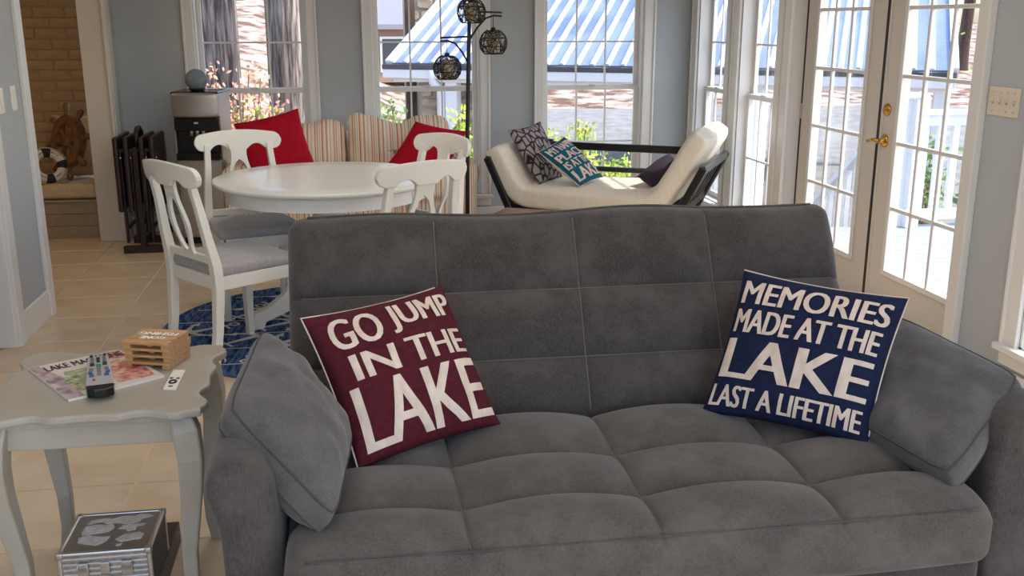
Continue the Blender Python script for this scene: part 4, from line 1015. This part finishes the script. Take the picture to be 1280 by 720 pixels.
# carport with ribbed metal roof
ct0 = Vector((.69,16.5,.9)); ex = Vector((.88,-.475,0)); ey = Vector((.475,.88,0)); RL = 8.25; pit = math.radians(24.5)
cp = thing('carport', 'open carport with ribbed metal roof tinted with sky reflection and white fascia', 'carport', (ct0.x, ct0.y, -1.5)); w = Wd(cp)
up = ey*math.cos(pit)+Vector((0,0,math.sin(pit))); nr = up.cross(ex).normalized()
if nr.z < 0: nr = -nr
RD = 4.6
def rp(a, b, h=0): return ct0+ex*a+up*b+nr*h
def slab(a0, a1, b0, b1, h0, h1):
    V = [rp(a, b, h) for h in (h0, h1) for a, b in ((a0,b0),(a1,b0),(a1,b1),(a0,b1))]
    return MB().add(V, [(3,2,1,0),(4,5,6,7),(0,1,5,4),(1,2,6,5),(2,3,7,6),(3,0,4,7)])
pw = .235; n = int(RL/pw)
for k in range(n):
    w('roof_panel', slab(k*pw, (k+1)*pw-.004, 0, RD, -.03, 0), 'roof_metal')
    a = k*pw; V = []
    for b in (-.01, RD):
        for da, h in ((-.045,0),(-.02,.035),(.02,.035),(.045,0)): V.append(rp(a+da, b, h))
    w('roof_rib', MB().add(V, [(0,1,5,4),(1,2,6,5),(2,3,7,6),(0,3,2,1),(4,5,6,7)]), 'roof_rib')
w('rake_trim', slab(-.10, 0, -.02, RD, -.14, .05), 'roof_rib'); w('rake_trim', slab(n*pw, n*pw+.1, -.02, RD, -.14, .05), 'roof_rib')
# far slope
rid = ct0+up*RD; dn = ey*math.cos(pit)-Vector((0,0,math.sin(pit)))
V = [rid+ex*a+dn*b for a, b in ((-.1,0),(RL,0),(RL,RD),(-.1,RD))]; w('far_roof_slope', MB().add(V+[p-Vector((0,0,.04)) for p in V], [(0,1,2,3),(7,6,5,4),(0,1,5,4),(1,2,6,5),(2,3,7,6),(3,0,4,7)]), 'roof_metal')
def hb(nm, a0, a1, b0, b1, z0, z1, m, **k):
    V = [ct0+ex*a+ey*b+Vector((0,0,z-ct0.z)) for z in (z0, z1) for a, b in ((a0,b0),(a1,b0),(a1,b1),(a0,b1))]
    return w(nm, MB().add(V, [(3,2,1,0),(4,5,6,7),(0,1,5,4),(1,2,6,5),(2,3,7,6),(3,0,4,7)]), m, **k)
hb('gutter', -.15, RL+.05, -.06, .02, .80, .87, 'roof_dark'); hb('fascia', -.15, RL+.05, -.05, .03, .66, .80, 'out_white', bevel=.01); hb('soffit_beam', 0, RL, .05, .22, .60, .70, 'out_white')
for a in (.88, 2.3, 5.6, RL-.2): hb('post', a, a+.2, .06, .26, -1.62, .68, 'out_white', bevel=.01)
for a in (2.7, RL-.3): hb('rear_post', a, a+.2, 7.9, 8.1, -1.7, .9, 'bark_dark')
hb('rear_beam', 0, RL, 7.9, 8.1, .75, .9, 'bark_dark')
w('downspout', MB().tube([ct0+ex*.70+ey*(-.02)+Vector((0,0,-.1)), ct0+ex*.70+ey*.02+Vector((0,0,-.3)), ct0+ex*.80+ey*.1+Vector((0,0,-.42)), ct0+ex*.80+ey*.1+Vector((0,0,-2.4))], .07, 8), 'out_white', smooth=True)
# stone facing, stone by stone
def stones(wd, par, o, ax, out, l0, l1, z0, z1, seed, hmin=.13, hmax=.24):
    rs = random.Random(seed); z = z0; o = Vector(o)
    while z < z1-.06:
        h = min(rs.uniform(hmin, hmax), z1-z); a = l0
        while a < l1-.05:
            l = min(rs.uniform(hmin*1.2, hmax*1.5), l1-a)
            b = rs.uniform(.015,.04); cx, cz_ = a+l/2, z+h/2
            pts = [(math.cos(t)*abs(math.cos(t))**-.45*(l/2-.012)*rs.uniform(.9,1.02), math.sin(t)*abs(math.sin(t))**-.45*(h/2-.012)*rs.uniform(.9,1.02)) for t in [PI/8+k*PI/4 for k in range(8)]]
            P0 = [o+ax*(cx+p)+out*-.002+Vector((0,0,cz_+q-o.z)) for p, q in pts]; P1 = [o+ax*(cx+p*.86)+out*b+Vector((0,0,cz_+q*.86-o.z)) for p, q in pts]
            wd('stone', MB().add(P0+P1, [tuple(range(8,16))]+[(i, (i+1) % 8, 8+(i+1) % 8, 8+i) for i in range(8)]), 'stone', parent=par)
            a += l
        z += h
sw0 = hb('stone_wall', .30, 2.1, .35, .6, -1.62, .62, 'stone_mortar')
stones(w, sw0, ct0+ey*.35, ex, -ey, .32, 2.08, -.55, .6, 4)
ck = thing('stone_chimney', 'tan stone chimney rising behind the carport roof edge', 'chimney', (1.85,22,-1.4)); wk = Wd(ck)
ckb = wk('chimney_core', MB().span((1.2,21.6,-1.6), (2.5,22.4,4.2)), 'stone_mortar')
stones(wk, ckb, Vector((1.2,21.6,0)), Vector((1,0,0)), Vector((0,-1,0)), .02, 1.28, .6, 3.0, 8, .16, .3)
wk('chimney_cap', MB().span((1.1,21.5,4.2), (2.6,22.5,4.35)), 'stone_mortar')
# trees
def trunk(name, label, x, y, r, h, lean=(0,0), m='bark', flare=1.5, seed=0, group='tree trunks in the yard'):
    z0 = gz(x, y)-.15; n = 28
    def f(u, v):
        a = 2*PI*u; q = v*h; rr = r*(1+(flare-1)*math.exp(-q/.55))*(1-.25*v)
        rr *= 1+.05*noise.noise(Vector((math.cos(a)*2.2, math.sin(a)*2.2, q*.35+seed)))+.035*abs(noise.noise(Vector((math.cos(a)*7, math.sin(a)*7, q*.8+seed))))
        return Vector((rr*math.cos(a)+lean[0]*q, rr*math.sin(a)+lean[1]*q, q))
    t = thing(name, label, 'tree', (x, y, z0), group=group)
    weld(obj('trunk', MB().grid(f, n, 24), m, t, smooth=True))
    rnd = random.Random(seed)
    for k in range(4):
        a = rnd.uniform(0, 2*PI); q = h*(.55+.12*k); c = Vector((lean[0]*q, lean[1]*q, q)); d = Vector((math.cos(a), math.sin(a), .6))
        L = h*.3; obj('branch', MB().tube([c, c+d*L*.4, c+d*L*.8+Vector((0,0,L*.15)), c+d*L*1.1+Vector((0,0,L*.4))], [r*.35,r*.25,r*.15,r*.05], 7), m, t, smooth=True)
    return t
trunk('oak_tree', 'broad ridged trunk left in the leftmost window', -1.36, 11, .27, 9, (.0,0), flare=1.7, seed=1)
trunk('oak_tree', 'broad ridged trunk right in the leftmost window', -.60, 10.6, .215, 9, (.0,0), flare=1.5, seed=5)
trunk('yard_tree', 'dark trunk beside the far house in lamp window', 1.22, 20.3, .11, 9, (.0,0), 'bark_dark', seed=9, flare=1.2)
trunk('yard_tree', 'leaning dark trunk seen under the carport roof', 9.4, 36, .22, 9, (.12,0), 'bark_dark', seed=12, flare=1.1)
trunk('yard_tree', 'upright dark trunk seen under the carport roof', 10.3, 36, .3, 9, (.0,0), 'bark_dark', seed=14, flare=1.1)
rt = random.Random(3)
for k in range(18):
    x = -16+2.6*k+rt.uniform(-.8,.8); y = rt.uniform(38,62)
    trunk('woodland_tree', 'slim bare tree on the wooded slope behind the yard', x, y, rt.uniform(.14,.26), 10, (rt.uniform(-.05,.05),0), 'bark_dark', seed=30+k, group='bare trees on the far slope')
def bush(name, label, c, size, leaf, count, ls, stem='twig', seed=0, group='shrubs outside the windows', upright=False):
    rnd = random.Random(seed); z0 = gz(c[0], c[1])-.03; t = thing(name, label, 'shrub', (c[0], c[1], z0), group=group)
    m = MB(); H = c[2]-z0
    nst = 14; tips = []
    for k in range(nst):
        a = rnd.uniform(0, 2*PI); rr = rnd.uniform(.3,1); tip = Vector((math.cos(a)*size[0]*rr, math.sin(a)*size[1]*rr, H*rnd.uniform(.75,1.0))); tips.append(tip)
        obj('stem', MB().tube([(tip.x*.1,tip.y*.1,0), (tip.x*.5,tip.y*.5,tip.z*.55), tip], [.014,.010,.006], 5), stem, t)
    for k in range(count):
        tp = rnd.choice(tips); q = rnd.uniform(.3,1.0)**.7; p = Vector((tp.x*q, tp.y*q, tp.z*q)) + Vector((rnd.gauss(0,1), rnd.gauss(0,1), rnd.gauss(0,.8)))*(.12 if upright else .16)*max(size)
        if p.z < .05: continue
        d = Vector((rnd.gauss(0,1), rnd.gauss(0,1), rnd.gauss(0,1)+.3)).normalized(); e = d.orthogonal().normalized(); l = ls*rnd.uniform(.6,1.3)
        m.add([p, p+d*l*.5+e*l*.28, p+d*l, p+d*l*.5-e*l*.28], [(0,1,2,3)])
    f = obj('foliage', m, leaf, t); f['kind'] = 'stuff'
bush('flowering_shrub', 'pink-tipped twiggy shrub outside the leftmost window, left', (-1.05,8.9,1.22), (.5,.3), 'leaf_pink', 3200, .05, seed=1, upright=True)
bush('flowering_shrub', 'pink-tipped twiggy shrub outside the leftmost window, right', (-.55,8.9,1.05), (.5,.3), 'leaf_pink', 3200, .05, seed=2, upright=True)
bush('leafy_shrub', 'lime green shrub behind the red pillows at leftmost window', (-.85,8.6,.86), (.5,.25), 'leaf_lime', 3000, .05, seed=3)
bush('leafy_shrub', 'lime green shrub right of the lamp pole outside', (1.08,8.9,.84), (.28,.28), 'leaf_lime', 4500, .055, seed=4)
bush('leafy_shrub', 'lime green shrub outside window behind daybed, left', (1.80,8.7,.70), (.3,.28), 'leaf_lime', 4500, .055, seed=5)
bush('leafy_shrub', 'lime green shrub outside window behind daybed, low middle', (2.25,8.6,.42), (.28,.25), 'leaf_lime', 4000, .055, seed=6)
bush('dark_shrub', 'dark green shrub left in the lamp window', (.40,10.4,.72), (.35,.35), 'leaf_green', 2600, .07, seed=7)
bush('dark_shrub', 'green bush by the carport corner in lamp window', (.20,14.5,.42), (.5,.5), 'leaf_green', 700, .10, seed=8)
bush('deck_shrub', 'leafy green shrub beyond the white deck railing, left', (5.0,8.3,.62), (.5,.4), 'leaf_green', 900, .08, seed=9)
bush('deck_shrub', 'leafy green shrub beyond the white deck railing, right', (6.2,8.5,.70), (.6,.4), 'leaf_green', 1000, .08, seed=10)
bush('tall_shrub', 'tall pale green shrub right of the carport roof', (8.6,12.2,1.9), (.6,.6), 'leaf_lime', 900, .11, seed=11)
bush('tall_shrub', 'tall dark green shrub beyond deck corner', (9.9,12.0,2.2), (.7,.7), 'leaf_dark', 1200, .12, seed=12)
# far houses
def house(label, x, y, wd, dp, zw, zr, rz):
    z0 = gz(x, y)-.2; t = thing('house', label, 'house', (x, y, z0), rz, 'houses up the slope')
    obj('wall', MB().span((-wd/2,-dp/2,0), (wd/2,dp/2,zw)), 'house_wall', t)
    P = [(-dp/2-.4,zw-.1),(0,zr),(dp/2+.4,zw-.1),(dp/2+.4,zw+.05),(0,zr+.15),(-dp/2-.4,zw+.05)]
    obj('roof', MB().prism(P, -wd/2-.3, wd/2+.3, lambda a, b, h: (h, a, b)), 'house_roof', t)
    for k in range(3):
        f = obj('window', MB().box((-wd/2+wd*(k+.5)/3,-dp/2-.02,zw*.5), (.9,.06,1.1)), 'out_white', t); obj('window_pane', MB().box((-wd/2+wd*(k+.5)/3,-dp/2-.05,zw*.5), (.75,.03,.95)), 'roof_dark', t)
    obj('porch_post', MB().box((wd/2+.1,-dp/2-.3,zw/2), (.15,.15,zw)), 'out_white', t)
house('grey-roofed house up the slope in lamp window', 1.1, 36, 4.2, 6, 1.75, 2.5, .12)
house('second grey-roofed house higher up the slope', 1.6, 50, 5.5, 6, 1.2, 2.0, -.1)
# deck
dk_ = thing('deck', 'sunlit deck outside the double doors with board floor', 'deck', (4.8,5.2,-1.5)); w = Wd(dk_)
for k in range(31):
    y = 2.95+.142*k; w('deck_board', MB().span((2.82,y,-.085), (6.6,y+.136,-.05)), 'deck_board')
for x in (3.0,4.8,6.5): w('joist', MB().span((x-.04,2.9,-.26), (x+.04,7.35,-.086)), 'deck_board')
for x, y in ((3.0,3.1),(6.4,3.1),(3.0,7.2),(6.4,7.2)): w('support_post', MB().span((x-.07,y-.07,-1.6), (x+.07,y+.07,-.26)), 'out_white')
def railing(label, a, b, n, posts):
    a = Vector(a); b = Vector(b); t = thing('deck_railing', label, 'railing', (a+b)/2); w = Wd(t); d = (b-a)
    w('top_rail', MB().beam(a+Vector((0,0,.90)), b+Vector((0,0,.90)), .13, .035), 'out_white', bevel=.006)
    w('upper_rail', MB().beam(a+Vector((0,0,.84)), b+Vector((0,0,.84)), .055, .08), 'out_white'); w('lower_rail', MB().beam(a+Vector((0,0,.10)), b+Vector((0,0,.10)), .055, .08), 'out_white')
    for i in range(n):
        p = a+d*(i+.5)/n; w('baluster', MB().span(p+Vector((-.025,-.02,.1)), p+Vector((.025,.02,.84))), 'out_white')
    for q in posts:
        p = a+d*q; w('post', MB().span(p+Vector((-.055,-.055,0)), p+Vector((.055,.055,1.0))), 'out_white', bevel=.006)
        w('post_cap', MB().lathe([(.085,1.0),(.085,1.02),(.01,1.06)], 4, p), 'out_white')
railing('white railing along the far end of deck', (4.35,7.27,-.05), (6.55,7.27,-.05), 17, (0,.5,1))
railing('white railing along the outer side of deck', (6.5,2.95,-.05), (6.5,7.2,-.05), 30, (0,.5))
# stair going down from the deck end, with solid white sides
stt = thing('deck_stair', 'white deck stair with sloping sides beyond the left door leaf', 'stair', (3.7,8.0,-1.5)); w = Wd(stt)
for k in range(7): w('tread', MB().span((3.12,7.36+.26*k,-.22-.19*k), (4.25,7.62+.26*k,-.185-.19*k)), 'deck_board')
for x in (3.06, 4.28):
    w('stringer', MB().prism([(7.34,-.30),(7.34,.02),(9.2,-1.3),(9.2,-1.6)], x-.025, x+.025, lambda a, b, h: (h, a, b)), 'out_white')
    w('hand_rail', MB().beam((x,7.34,.90), (x,9.2,-.42), .10, .05), 'out_white', bevel=.006)
    for k in range(12):
        y = 7.42+.15*k; z = -.05-.71*(y-7.34); w('baluster', MB().span((x-.02,y-.02,z), (x+.02,y+.02,z+.92)), 'out_white')
    w('newel_post', MB().span((x-.06,9.15,-1.6), (x+.06,9.27,-.30)), 'out_white', bevel=.006)
    w('newel_post', MB().span((x-.06,7.28,-.3), (x+.06,7.40,1.0)), 'out_white', bevel=.006)
